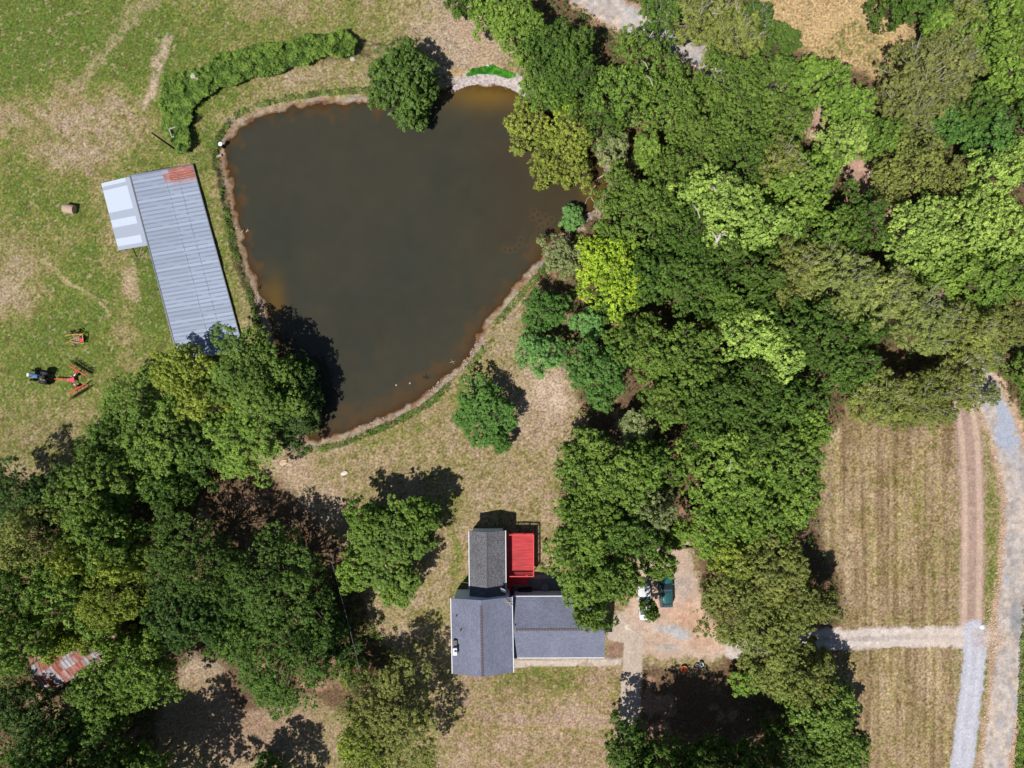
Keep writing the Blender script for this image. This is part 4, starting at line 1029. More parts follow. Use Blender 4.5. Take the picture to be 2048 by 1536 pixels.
# concrete well box in the thicket
p = PG(357, 270); wl = empty("well_box", (p.x,p.y,p.z), math.radians(18), "open square concrete box sunk in the thicket by the dam", "well")
b = MB()
for (x,y,sx,sy) in ((-.55,0,.12,1.3),(.55,0,.12,1.3),(0,-.6,1.0,.12),(0,.6,1.0,.12)): b.box((x,y,.55),(sx,sy,1.5))
b.build("curb", M_concrete, wl, bevel=.01)
MB().box((0,0,.1),(.98,1.08,.04)).build("floor", M_dark, wl); MB().tube([(.15,-.2,.1),(.15,-.2,.75)], .06, 8).build("pipe", M_white, wl)
# white topped standpipe at the shore
p = P(440.5,288,.9); g0 = gz(p.x,p.y)
sp_ = empty("standpipe", (p.x,p.y,g0), 0, "white round cap on a drain riser at the pond's north-west corner", "standpipe")
b = MB(); b.tube([(0,0,-.1),(0,0,.85-g0)], .24, 16); b.build("riser", M_dark, sp_)
b = MB(); b.tube([(0,0,.85-g0),(0,0,.93-g0)], .30, 20); b.tube([(0,0,.93-g0),(0,0,.97-g0)], .12, 14); b.build("cap", M_white, sp_)
p = PG(441,312.5); o = MB().box((0,0,.15),(.42,.32,.3)).build("cinder_block", M_stone, bevel=.02); o.location=(p.x,p.y,p.z); o.rotation_euler=(0,.1,.5); tag(o, "pale block at the waterline below the white standpipe", "block")
p = PG(436,314); o = MB().box((0,0,.1),(.3,.35,.2)).build("cinder_block", plain("pinkish_block",(185,150,140),.9), bevel=.03); o.location=(p.x,p.y,p.z); o.rotation_euler=(0,.1,1.1); tag(o, "pinkish block lying left of the pale one below the standpipe", "block")

# driftwood, rocks
M_drift = plain("driftwood", (205, 188, 172), .9, var=.2, scale=5)
M_driftd = plain("wet_wood", (60, 50, 42), .8, var=.3)
def stick(name, lab, paths, mat=M_drift, cat="driftwood", z=None):
    b = MB()
    for pts, r0, r1 in paths:
        P3 = []
        for i, (x, y) in enumerate(pts):
            q = PG(x, y); zz = max(q.z, WATER_Z) + .06 + (.12 * math.sin(i * 1.7)) if z is None else z
            P3.append(Vector((q.x, q.y, zz)))
        n = len(P3); b.tube(P3, [r0 + (r1 - r0) * i / (n - 1) for i in range(n)], 6)
    o = b.build(name, mat, smooth=True); return tag(o, lab, cat)
stick("fallen_branch", "bare forked branch lying in the brown cove", [([(1198,362),(1193,370),(1183,381),(1181,390),(1184,400),(1190,406)],.09,.05),([(1182,391),(1173,400),(1170,409)],.05,.02)])
stick("fallen_log", "pale straight log jutting from the cove's bank", [([(1216,343),(1203,354),(1192,361),(1186,365)],.12,.05),([(1212,347),(1215,340),(1221,336)],.04,.02)])
stick("drooping_limb", "thin pale curved limb reaching over the water below the willow", [([(1148,311),(1153,321),(1162,329),(1172,334),(1182,338)],.08,.05)])
stick("driftwood", "white forked stick floating off the dam's edge", [([(493,465),(499,458)],.05,.04),([(494,463),(501,462)],.04,.03)])
stick("driftwood", "white stick on the mud just left of the forked floating one", [([(482,466),(489,460)],.06,.04)])
stick("driftwood", "short pale stick in the weeds of the dam's inner bank", [([(471,457),(477,456)],.06,.04)])
stick("driftwood", "curved pale branch on the grey mud near the barn's end", [([(518,602),(524,607),(530,606),(535,601)],.05,.03),([(520,598),(524,606)],.04,.02)])
stick("driftwood", "dark forked snag at the waterline above the curved branch", [([(517,575),(521,579),(523,569)],.05,.03)], M_driftd)
stick("driftwood", "tangle of dark twigs in the shallows off the south bank", [([(846,752),(856,758)],.03,.02),([(850,759),(858,752)],.03,.02),([(852,748),(855,760)],.03,.02),([(845,757),(860,756)],.03,.02)], M_driftd)
stick("driftwood", "pale twig beached on the south bank", [([(900,725),(912,722)],.03,.02),([(903,719),(909,728)],.03,.02)])
stick("driftwood", "grey twisted root on the gravel bank beside the round tree", [([(893,170),(899,163),(905,166)],.07,.03),([(896,162),(900,170),(898,176)],.06,.03)])
rng = random.Random(77)
def rock(px_, py_, r_, lab, mat=M_stone, sq=(1,1,.6), name="rock"):
    q = PG(px_, py_); b = MB().blob((0,0,0), r_, rng, sq, 9, 6, .2); o = b.build(name, mat); o.location = (q.x, q.y, max(q.z, WATER_Z-.05) + r_*.2); o.rotation_euler = (0,0,rng.uniform(0,3)); return tag(o, lab, "rock")
rock(689,946,.36,"white rock alone in the dry lawn south of the pond",plain("white_rock",(240,228,214),.9),(1.5,.9,.6))
rock(568,925,.5,"flat sandy boulder beside the tree at the pond's south-west",plain("sand_rock",(220,190,158),.9),(1.3,.8,.4))
rock(398,163,.42,"pale boulder in the thicket's bend")
rock(404,168,.25,"smaller pale stone right of the boulder in the thicket's bend")
rock(580,133,.4,"pale rock at the thicket's lower edge above the dam")
rock(706,119,.35,"pale rock between the thicket and the round tree")
rock(976,133,.28,"single white rock in the bright green bank grass",M_white)
rock(1950,772,.75,"large pale boulder at the head of the dirt track",plain("boulder",(205,196,186),.9))
rock(1964,1253,.35,"white rock at the junction of track and gravel lane",M_white)
rock(1957,748,.45,"grey boulder above the large pale one")
for (x,y,l_) in ((821,766.5,"nearer the bank"),(794,770,"farther from the bank")): rock(x,y,.14,"white speck of rock in the shallows, the one "+l_,M_stone,(1,1,.5))

# rip-rap gravel band and dam rubble (too many stones to count)
def scatter(name, pts, rmin, rmax, mat, lab, cat, seed=1):
    r = random.Random(seed); b = MB()
    for (x, y, z) in pts:
        R_ = r.uniform(rmin, rmax); a = r.uniform(0, 3); M = Matrix.Rotation(a, 3, 'Z')
        vs = [M @ Vector((sx*R_*r.uniform(.7,1.2), sy*R_*r.uniform(.7,1.2), sz*R_*r.uniform(.5,.9))) + Vector((x, y, z)) for sz in (-1,1) for sy in (-1,1) for sx in (-1,1)]
        b.add(vs, [(0,2,3,1),(4,5,7,6),(0,1,5,4),(2,6,7,3),(0,4,6,2),(1,3,7,5)])
    return tag(b.build(name, mat), lab, cat, kind='stuff')
pts = []
n0 = [(905,180),(930,168),(960,163),(990,164),(1015,170),(1035,180),(1052,190)]
pl = [P(*q) for q in n0]
for _ in range(2600):
    i = rng.randrange(len(pl)-1); t_ = rng.random(); q = pl[i].lerp(pl[i+1], t_); wdt = (.7 + 1.1*sstep(0,5,i+t_))
    o_ = rng.uniform(-.1, wdt); x, y = q.x + rng.gauss(0,.08) + o_*.25, q.y + o_
    pts.append((x, y, max(gz(x, y), WATER_Z) + .03))
scatter("riprap", pts, .05, .14, plain("riprap_stone",(198,186,184),.9,var=.35,scale=3), "loose pale rip-rap stones along the pond's north-east bank", "stones")
pts = []
for _ in range(1500):
    y = rng.uniform(760, 1560); s = rng.choice((-1, 1)); xr = np.interp(y, [760,850,930,1000,1100,1200,1300,1400,1560],[1968,2005,2030,2040,2037,2024,2018,2008,1988])
    x = xr + s * (rng.uniform(25, 40)); q = PG(x, y); pts.append((q.x, q.y, q.z + .01))
for _ in range(300):
    q = PG(rng.gauss(1988,12), rng.gauss(1265,34)); pts.append((q.x,q.y,q.z+.01))
pts2 = []
pr = along_pts = None
for _ in range(2400):
    i = rng.randrange(len(POND)); a_ = POND[i]; c_ = POND[(i + 1) % len(POND)]; t_ = rng.random(); x = a_[0] + (c_[0] - a_[0]) * t_; y = a_[1] + (c_[1] - a_[1]) * t_
    nx, ny = (c_[1] - a_[1]), -(c_[0] - a_[0]); L_ = math.hypot(nx, ny) or 1; o_ = rng.uniform(-2, 12); q = PG(x + nx / L_ * o_, y + ny / L_ * o_)
    if q.z > WATER_Z - .02 and (y > 560 or x > 900) and math.sin(i * .7) + math.sin(i * .31) > 0: pts2.append((q.x, q.y, q.z + .01))
scatter("shore_stones", pts2, .03, .11, plain("shore_stone",(176,160,146),.9,var=.4,scale=3), "scattered pebbles and clods on the muddy pond edge", "stones", 9)
scatter("road_rubble", pts, .03, .10, plain("rubble_stone",(208,180,155),.9,var=.3,scale=3), "loose stones and clods along the edges of the long road", "stones", 5)

# ------------------------------------------------------------------ vegetation
print("trees...")
M_leaf = leaf_mat("leaf_broad"); M_leafd = leaf_mat("leaf_glossy", .45, .3, .2); M_needle = leaf_mat("leaf_fine", .7, .15, .25)
M_bark = plain("bark", (120, 104, 90), .95, var=.3, scale=5, bump=.5); M_barkw = plain("bark_pale", (205, 195, 188), .9, var=.2, scale=4)
STY = {   # leaf len, leaf width, clump sigma, leaves per clump, clumps per m2 of lobe, lobe size range (share of R), flat lobes, up bias
 'oak':    (.25, .17, .22, 20, 2.3, (.20, .34), .80, .55),
 'maple':  (.28, .21, .25, 19, 2.0, (.16, .27), .70, .60),
 'fine':   (.19, .12, .18, 19, 3.1, (.17, .28), .65, .65),
 'pine':   (.34, .09, .23, 24, 2.4, (.16, .26), .60, .35),
 'cedar':  (.30, .10, .18, 22, 3.0, (.14, .24), .75, .35),
 'willow': (.28, .08, .19, 24, 3.2, (.22, .36), .95, .35),
 'mag':    (.26, .17, .17, 16, 3.4, (.14, .22), .80, .60),
 'sparse': (.26, .11, .24, 20, 2.3, (.14, .24), .60, .40),
}
def leaves(rng, cen, nrm, tint, ll, lw, sig, k, up):
    """cen (n,3) clump centres -> leaf quads (n*k,4,3) and per-vertex tint"""
    n = len(cen); d = rng.normal(0, 1, (n * k, 3)); d[:, 2] = np.abs(d[:, 2]) * 1.0 - .25; d /= np.linalg.norm(d, axis=1, keepdims=True)
    ps = np.repeat(rng.uniform(.6, 1.25, (n, 1)), k, 0) * sig * 1.45
    c = np.repeat(cen, k, 0) + d * ps * rng.uniform(.45, 1.0, (n * k, 1)) * np.array([1, 1, .8])
    nn = np.repeat(nrm, k, 0) * .25 + d * .75 + np.array([0, 0, up * .7]) + rng.normal(0, .30, (n * k, 3))
    nn /= np.linalg.norm(nn, axis=1, keepdims=True) + 1e-9
    t = rng.normal(0, 1, (n * k, 3)); t -= nn * (t * nn).sum(1, keepdims=True); t /= np.linalg.norm(t, axis=1, keepdims=True) + 1e-9
    bt = np.cross(nn, t); s = rng.uniform(.65, 1.3, (n * k, 1))
    a = t * ll * .5 * s; b = bt * lw * .5 * s; dr = np.array([0, 0, -.06])
    q = np.stack([c - a + dr * s, c + b, c + a + dr * s, c - b], 1)
    tt = np.clip(np.repeat(tint, k) + rng.normal(0, .10, n * k), 0, 1)
    return q, np.repeat(tt, 4)
def leaf_mesh(name, q, tint, mat):
    V = q.reshape(-1, 3); Q = np.arange(len(V)).reshape(-1, 4)
    me = np_mesh(name, V, Q, {'tint': tint}); me.materials.append(mat); return me
def make_proto(sty, R, Hh, seed):
    """crown centre of plan at origin, ground at z=0, height Hh. returns crown mesh, trunk mesh"""
    rng = np.random.default_rng(seed); ll, lw, sig, k, dens, lr, flat, up = STY[sty]
    ph = rng.uniform(0, 6.28, 4); amp = {'mag': .03, 'willow': .16}.get(sty, .15)
    Re = lambda t: R * (1 + amp * np.sin(2*t+ph[0]) + amp * .8 * np.sin(3*t+ph[1]) + amp * .7 * np.sin(5*t+ph[2]) + amp * .5 * np.sin(8*t+ph[3]))
    base = Hh * (.22 if sty in ('mag', 'cedar') else .34)
    lob = []
    lo, hi = lr; avg = R * (lo + hi) / 2
    nl = int(1.9 / ((lo + hi) / 2) ** 2 * .62)
    for i in range(nl):
        th = i * 2.39996 + rng.normal(0, .25); rr = math.sqrt((i + .5) / nl) * .86
        r_ = R * rng.uniform(lo, hi) * (1.05 - .25 * rr); rad = rr * Re(th)
        hz = base + (Hh - base) * math.sqrt(max(0, 1 - (rr * .95) ** 2)) ** (1.0 if sty != 'cedar' else 1.5) * rng.uniform(.80, 1.0) - r_ * flat
        lob.append((rad * math.cos(th), rad * math.sin(th), max(hz, base * .9), r_))
    for i in range(int(nl * .55)):     # skirt of lower lobes
        th = rng.uniform(0, 6.283); rr = rng.uniform(.62, .9); r_ = R * rng.uniform(lo, hi) * .9; rad = rr * Re(th)
        lob.append((rad * math.cos(th), rad * math.sin(th), base + (Hh - base) * rng.uniform(.05, .4), r_))
    cen = []; nrm = []; tin = []
    for (x, y, z, r_) in lob:
        m_ = max(8, int(dens * 2.6 * math.pi * r_ * r_)); d = rng.normal(0, 1, (m_, 3)); d[:, 2] = np.abs(d[:, 2]) * 1.1 - .45
        d /= np.linalg.norm(d, axis=1, keepdims=True); rad = r_ * rng.uniform(.55, 1.08, (m_, 1)) ** .8
        cen.append(np.array([x, y, z]) + d * rad * np.array([1, 1, flat])); nrm.append(d)
        tin.append(np.clip(rng.normal(.5, .10) + rng.normal(0, .13, m_), 0, 1))
    cen = np.concatenate(cen); nrm = np.concatenate(nrm); tin = np.concatenate(tin)
    if sty != 'sparse':     # big inner leaves close the crown's heart, tint lowered for its inner shade
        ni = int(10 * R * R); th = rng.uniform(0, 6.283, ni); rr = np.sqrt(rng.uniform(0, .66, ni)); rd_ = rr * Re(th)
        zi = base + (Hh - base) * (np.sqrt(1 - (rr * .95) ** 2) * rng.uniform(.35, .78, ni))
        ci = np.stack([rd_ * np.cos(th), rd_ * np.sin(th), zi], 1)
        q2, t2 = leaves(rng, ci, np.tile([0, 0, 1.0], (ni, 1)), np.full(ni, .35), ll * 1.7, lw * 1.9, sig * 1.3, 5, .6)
    else: q2 = None
    q, tt = leaves(rng, cen, nrm, tin, ll, lw, sig, k, up)
    if q2 is not None: q = np.concatenate([q, q2]); tt = np.concatenate([tt, t2])
    mat = M_leafd if sty == 'mag' else (M_needle if sty in ('pine', 'cedar', 'willow', 'sparse') else M_leaf)
    crown = leaf_mesh("crown_" + sty, q, tt, mat)
    b = MB(); tr = .035 * Hh * .55 + .06
    ft = Vector((rng.normal(0, .15), rng.normal(0, .15), base * .9))
    b.tube([(0, 0, -.4), (0, 0, .3), (ft.x * .5, ft.y * .5, base * .45), tuple(ft), (ft.x * 1.2, ft.y * 1.2, Hh * .72)], [tr * 1.5, tr * 1.05, tr * .9, tr * .8, tr * .2], 8)
    pale = sty in ('pine', 'sparse', 'willow')
    for j, (x, y, z, r_) in enumerate(lob):
        if j % 2 and j > 10: continue
        e = Vector((x, y, z + r_ * flat * (.75 if pale else .4))); mid = ft.lerp(e, .5) + Vector((rng.normal(0, .25), rng.normal(0, .25), .35))
        b.tube([tuple(ft), tuple(mid), tuple(e)], [tr * .30, tr * .17, .02], 5, cap=False)
        for _ in range(4 if pale or j % 5 == 0 else 1):
            e2 = e + Vector(rng.normal(0, r_ * .5, 3)) + Vector((0, 0, r_ * (.7 if j % 5 == 0 else .3))); b.tube([tuple(mid.lerp(e, .6)), tuple(e2)], [.05, .015], 4, cap=False)
    me = bpy.data.meshes.new("trunk_" + sty); me.from_pydata(b.v, [], b.f); me.materials.append(M_barkw if sty in ('pine', 'sparse') else M_bark)
    return crown, me
PROTO = {}
SIZES = [2.2, 3.6, 5.2, 7.0]
def proto(sty, R, var):
    i = min(range(4), key=lambda k: abs(math.log(R / SIZES[k]))); key = (sty, i, var % 3)
    if key not in PROTO:
        Rp = SIZES[i]; Hp = {'mag': 1.9, 'cedar': 2.4, 'willow': 1.7}.get(sty, 2.1) * Rp * .95 + .6
        PROTO[key] = make_proto(sty, Rp, Hp, hash((i, var % 3, len(sty) * 7 + ord(sty[0]))) % 100000) + (Rp, Hp)
    return PROTO[key]
KIND = {'oak': 'oak_tree', 'maple': 'maple_tree', 'fine': 'broadleaf_tree', 'pine': 'pine_tree', 'cedar': 'cedar_tree', 'willow': 'willow_tree', 'mag': 'magnolia_tree', 'sparse': 'thin_crowned_tree'}
COLS = {'dg': (82,108,44), 'mg': (102,127,53), 'bg': (114,140,58), 'yg': (134,148,60), 'lime': (156,180,58), 'ol': (122,130,66), 'po': (136,146,80), 'bl': (86,122,56),
        'pg': (144,168,82), 'dk': (66,90,40), 'gy': (124,134,86), 'olb': (120,125,70), 'mint': (104,144,78), 'wi': (138,150,66)}
ntree = 0
def tree(px_, py_, rpx, h, sty, col, label, group=None, sx=1.0, rot=None, cat="tree"):
    global ntree
    ntree += 1; r = random.Random(ntree * 13 + 5)
    hc = h * .66; R = rpx * (H - hc) / F
    p = P(px_, py_, hc); g0 = gz(p.x, p.y); 
    cm, tm, Rp, Hp = proto(sty, R, ntree)
    rz = r.uniform(0, 6.28) if rot is None else rot
    e = empty(KIND[sty] if cat == "tree" else "bush", (p.x, p.y, g0), rz, label, cat, group)
    e.scale = (R / Rp * sx, R / Rp / sx, h / Hp)
    c = bpy.data.objects.new("crown", cm); COL.objects.link(c); c.parent = e
    t = bpy.data.objects.new("trunk", tm); COL.objects.link(t); t.parent = e
    cc = lin(COLS[col], 1.40); j = r.uniform(.9, 1.1); c.color = (cc[0] * j, cc[1] * j * r.uniform(.97, 1.03), cc[2] * j, 1)
    return e
W1 = "woods on the south-west side"; W2 = "trees of the eastern woods"; W3 = "trees around the house and yard"; W4 = "trees along the northern road"
TREES = [
 # south-west woods
 (352,742,62,11,'oak','yg',"yellow-green oak whose crown meets the barn roof's south end",W1),
 (505,762,92,11,'oak','mg',"tall oak shading the pond's south-west corner, touching the barn",W1),
 (492,880,82,10,'fine','bg',"bright green tree between the pond and the brown lawn",W1),
 (395,800,55,11,'oak','yg',"yellowish oak between the barn-end oak and the pond oak",W1),
 (575,770,60,8,'oak','dk',"dark shaded tree overhanging the pond's south-west tip",W1),  # tree in shade: the shade is put into its dark leaf colour
 (585,840,52,8,'oak','dk',"dark shaded tree right of the bright green one at the pond's tip",W1),  # shade put into the leaf colour here as well
 (235,812,66,8,'fine','mg',"loose green tree right of the red rake",W1),
 (300,905,84,11,'oak','mg',"broad green tree below the loose one near the rake",W1),
 (395,905,60,10,'oak','dg',"dark green tree left of the bright one by the brown lawn",W1),
 (200,880,50,8,'oak','dg',"dark tree at the field edge below the tractor",W1),
 (25,985,60,9,'fine','dk',"dark tree at the left frame edge beside the field",W1),  # shadowed field edge, its shade carried by the dark leaf colour
 (95,1000,52,9,'oak','dk',"dark shaded tree along the south edge of the field",W1),  # same edge, shade again painted into the leaves
 (182,985,78,13,'oak','mg',"large green tree at the middle of the field's south edge",W1),
 (50,1085,74,14,'fine','ol',"dusty olive tree near the left edge of the woods",W1),
 (205,1075,78,15,'oak','mg',"tall bright-topped tree in the heart of the south-west woods",W1),
 (150,1110,48,15,'oak','yg',"yellow-green crown standing above the woods' heart, left one",W1),
 (245,1125,46,15,'oak','yg',"yellow-green crown standing above the woods' heart, right one",W1),
 (110,1170,62,14,'oak','mg',"green tree above the rusty shed's left end",W1),
 (228,1195,66,14,'fine','yg',"pale green tree hanging over the rusty shed's upper end",W1),
 (30,1180,60,13,'oak','dg',"dark tree at the left edge level with the shed",W1),
 (378,1115,94,15,'fine','dg',"very large dark tree left of the shaded clearing",W1),
 (375,1225,80,14,'oak','dk',"dark tree just right of the rusty shed's end",W1),
 (330,975,50,10,'oak','dg',"dark green tree above the shaded clearing",W1),
 (545,1175,104,14,'fine','dg',"large dark tree right of the shed-side pair",W1),
 (560,1325,106,14,'fine','dg',"largest dark tree above the brown southern clearing",W1),
 (480,1265,60,12,'oak','dg',"dark tree between the two largest dark crowns",W1),
 (650,1270,56,8,'oak','dk',"low dark tree at the lawn edge west of the house",W1),
 (20,1290,66,14,'oak','mg',"green tree at the left edge beside the shed roof",W1),
 (105,1258,22,5,'oak','yg',"small yellow-green sapling above the shed roof",W1),
 (172,1288,24,6,'oak','yg',"yellow-green sapling between the two visible roof pieces",W1),
 (140,1285,25,6,'oak','yg',"yellow-green sapling over the middle of the shed roof, right one",W1),
 (188,1240,36,8,'oak','mg',"green tree leaning over the shed's upper slope",W1),
 (100,1300,30,6,'oak','yg',"yellow-green sapling leaning over the shed roof's middle",W1),
 (200,1385,66,11,'oak','mg',"sunlit tree below the shed roof, left one",W1),
 (290,1345,66,12,'oak','mg',"sunlit tree right of the shed, over the dark clearing",W1),
 (228,1290,34,10,'oak','bg',"small green tree at the right end of the shed roof",W1),
 (28,1412,46,8,'oak','dk',"shadowed tree at the left frame edge below the shed",W1),  # shading by the taller trees is put into the dark leaf colour
 (90,1490,74,10,'oak','dk',"shadowed tree in the bottom left corner",W1),  # corner shade likewise painted into the leaves
 (205,1515,74,11,'oak','dg',"dark tree on the bottom edge, left of the clearing",W1),
 (290,1540,46,11,'oak','mg',"greener tree on the bottom edge beside the brown clearing",W1),
 (235,1665,120,18,'oak','mg',"tall tree just past the bottom edge shading the clearing",W1),
 (60,1625,100,20,'oak','dg',"tree past the bottom left corner",W1),
 (500,1640,70,14,'cedar','bl',"conifer past the bottom edge, left of the olive tree",W1),
 (530,1540,26,5,'cedar','bl',"small blue-green conifer at the bottom edge",W1),
 # around the house
 (780,1095,92,9.5,'maple','mg',"single maple standing on the lawn west of the house",W3),
 (712,1140,46,8.5,'maple','bg',"bright maple bough at the lower left of the lawn maple",W3),
 (735,1040,46,9,'maple','mg',"maple bough at the upper left of the lawn maple",W3),
 (835,1035,48,9,'maple','mg',"maple bough at the upper right of the lawn maple",W3),
 (795,1172,44,7.5,'maple','bg',"lower maple bough left of the house's slate wing",W3),
 (785,1448,112,12,'fine','ol',"loose yellow-olive tree at the bottom, left of the front lawn",W3),
 (735,1395,60,9,'sparse','ol',"smaller thin olive tree above and left of the larger one",W3),
 (730,1505,74,12,'fine','yg',"yellowish tree on the bottom edge left of the lawn",W3),
 (700,1340,36,5,'fine','mg',"low green shrubby tree by the brown strip west of the house",W3),
 (968,822,73,6.5,'cedar','bl',"lone blue-green round tree on the lawn south of the pond",None),
 (1000,880,26,5,'cedar','bl',"low blue-green bough under the lone lawn tree",None),
 (1225,955,92,12,'oak','mg',"big oak above the house's east side, nearest the pond lawn",W3),
 (1160,930,58,10,'oak','mg',"oak at the lawn edge above the house",W3),
 (1300,930,60,12,'oak','mg',"oak right of the big one above the house",W3),
 (1170,1060,74,12,'oak','mg',"oak beside the red deck, upper one",W3),
 (1165,1140,76,12,'oak','mg',"oak whose crown overhangs the east wing roof's north side",W3),
 (1226,1150,62,12,'oak','mg',"oak between the east wing roof and the white car",W3),
 (1262,1065,64,12,'oak','dg',"darker oak right of the deck-side pair",W3),
 (1185,1225,44,11,'oak','mg',"lowest oak bough lying over the east wing's ridge",W3),
 (1299,1220,21,8,'oak','mg',"small oak bough covering the back of the white car",W3),
 (1318,1128,36,8,'oak','mg',"small oak crown over the green suv's bonnet",W3),
 (1305,1025,56,12,'cedar','gy',"soft grey-green conifer north of the yard",W3),
 (1350,1078,24,3,'oak','bg',"bright low bush by the red garden tractor",W3),
 (1273,862,40,6,'maple','gy',"small pale tree alone in the dark clearing",W3),
 (1455,940,92,13,'oak','bg',"large bright green oak above the yard's east side",W3),
 (1570,925,78,12,'oak','mg',"green oak at the paddock's north-west corner",W3),
 (1590,1000,62,11,'oak','bg',"bright green oak at the paddock's west edge",W3),
 (1430,1045,70,12,'oak','bg',"bright green oak right above the yard",W3),
 (1520,1035,72,12,'oak','bg',"bright oak between yard and paddock",W3),
 (1460,1110,58,11,'oak','yg',"yellow-green tree at the yard's north-east corner",W3),
 (1545,1135,86,13,'fine','ol',"olive tree at the paddock's west side, upper one",W3),
 (1588,1200,66,12,'fine','ol',"olive tree reaching over the driveway from the north",W3),
 (1640,1210,36,10,'sparse','ol',"thin ragged olive crown sticking out over the paddock's west side",W3),
 (1635,1320,34,9,'sparse','ol',"thin ragged olive crown right of the driveway trees, south side",W3),
 (1470,1210,82,12,'fine','ol',"olive tree right of the green suv, beside the yard",W3),
 (1540,1270,82,12,'fine','ol',"olive tree closing over the driveway's west end",W3),
 (1602,1350,66,12,'fine','ol',"olive tree just south of the driveway",W3),
 (1540,1340,56,10,'fine','ol',"smaller olive tree south of the driveway, left one",W3),
 (1650,1425,78,11,'mag','mg',"dark glossy tree by the southern paddock, upper one",W3),
 (1680,1500,74,11,'mag','mg',"glossy green tree on the bottom edge by the southern paddock",W3),
 (1590,1500,60,10,'mag','dg',"dark glossy tree left of the pair on the bottom edge",W3),
 (1490,1370,28,4,'oak','bg',"bright green bush at the edge of the shade",W3),
 (1262,1500,58,10,'oak','dg',"dark oak on the bottom edge beside the walkway",W3),
 (1350,1540,74,12,'oak','dg',"dark oak on the bottom edge right of the walkway",W3),
 (1480,1540,74,12,'oak','dg',"dark oak on the bottom edge near the watermark trees",W3),
 (1345,1640,112,20,'oak','dg',"tall oak past the bottom edge casting shade on the walkway",W3),
 (1485,1645,112,20,'oak','dg',"tall oak past the bottom edge, right of the walkway",W3),
 (804,155,84,9,'mag','dg',"round dense glossy tree on the pond's north bank",None,.93,0),
 (828,205,34,5,'mag','mg',"low leafy skirt of the round tree over the water",None),
 # centre and eastern woods
 (1088,620,50,7,'cedar','bl',"round bright-sided cedar at the woods' edge below the grey bush",W2),
 (1080,705,50,7,'cedar','mint',"feathery blue-green conifer at the lawn edge, lower one",W2),
 (1180,645,34,7,'cedar','mint',"small blue-green conifer under the lime tree",W2),
 (1228,556,78,12,'fine','lime',"brilliant lime-yellow tree near the pond's east shore",W2),
 (1195,512,48,11,'fine','lime',"lime-yellow crown at the upper left of the brilliant one",W2),
 (1122,508,44,6,'fine','gy',"grey-green round tree on the pond's east shore",W2),
 (1145,432,27,4,'cedar','mint',"small mint green bush at the shore of the brown cove",W2),
 (1192,738,70,10,'oak','bl',"blue-green tree at the lawn's east edge",W2),
 (1290,690,70,13,'oak','mg',"green oak right of the small blue-green conifer",W2),
 (1370,720,78,14,'oak','mg',"broad green oak in the middle woods",W2),
 (1330,800,56,12,'oak','mg',"green oak above the dark clearing",W2),
 (1420,790,66,13,'oak','dg',"dark green oak below the broad one in the middle woods",W2),
 (1310,545,66,13,'oak','dg',"dark oak right beside the brilliant lime tree",W2),
 (1390,560,80,14,'fine','dg',"dark fine-leaved tree in the centre of the woods",W2),
 (1370,470,70,13,'fine','dg',"dark tree above the centre of the woods",W2),
 (1275,430,84,12,'fine','mg',"olive green tree right of the brown cove",W2),
 (1245,380,50,11,'fine','mg',"green tree directly above the cove-side one",W2),
 (1455,425,84,15,'oak','pg',"pale yellow-green oak with bare white limbs",W2),
 (1530,450,62,14,'oak','pg',"pale oak crown joined to the right of the bare-limbed one",W2),
 (1405,390,56,14,'oak','pg',"pale oak crown joined to the left of the bare-limbed one",W2),
 (1062,250,54,8,'willow','wi',"olive willow over the water, upper left lobe",W2),
 (1140,262,52,9,'willow','wi',"olive willow below the small yellow tree",W2),
 (1098,318,46,8,'willow','wi',"olive willow over the water, lowest one",W2),
 (1150,330,40,7,'willow','wi',"olive willow beside the cove's dark water",W2),
 (1133,207,26,6,'maple','lime',"small yellow tree behind the willows",W2),
 (1110,110,76,11,'oak','dg',"dark green tree north-east of the pond's stony bank",W2),
 (1150,165,72,11,'fine','dg',"dark tree between the stony bank and the road",W2),
 (1085,170,52,9,'oak','mg',"green tree overhanging the stony bank's end",W2),
 (1030,42,66,10,'maple','bg',"bright green maple near the top edge left of the road",W4),
 (985,20,46,9,'maple','bg',"bright maple at the top edge by the dry path",W4),
 (925,-4,34,7,'oak','dg',"dark tree at the top edge beside the bare path",W4),
 (1290,120,66,12,'fine','mg',"green tree covering the middle of the northern road",W4),
 (1245,190,66,12,'fine','mg',"green tree below the road-covering one",W4),
 (1340,200,70,12,'fine','mg',"broad green tree south of the visible road end",W4),
 (1330,15,52,9,'pine','dg',"dark pine at the top edge right of the road",W4),
 (1400,30,60,10,'pine','ol',"olive pine on the top edge",W4),
 (1470,70,60,10,'pine','ol',"olive pine right of the road's visible end",W4),
 (1560,82,46,8,'cedar','dg',"dark cedar beside the golden field's left side",W4),
 (1510,40,44,8,'pine','dg',"dark pine at the golden field's upper left",W4),
 (1460,165,70,13,'fine','mg',"mid green tree just past the road's end",W2),
 (1540,160,60,12,'fine','mg',"green tree below the dark cedar",W2),
 (1300,300,34,8,'maple','bg',"small bright green round tree in the northern woods",W2),
 (1225,295,38,7,'fine','gy',"grey thin tree beside the dry stream bed",W2),
 (1400,290,70,12,'fine','mg',"fine-leaved green tree in the middle of the northern woods",W2),
 (1345,340,52,12,'fine','mg',"green tree under the small bright round one",W2),
 (1480,250,70,13,'fine','mg',"green tree in the northern woods right of the fine-leaved one",W2),
 (1490,320,60,12,'fine','dg',"dark green tree above the pale oak",W2),
 (1570,250,62,12,'fine','mg',"green tree left of the bare pink dirt patch",W2),
 (1560,330,56,12,'pine','ol',"olive pine between the dirt patch and the pale oak",W2),
 (1640,165,66,11,'oak','bg',"bright oak at the golden field's lower edge, left",W2),
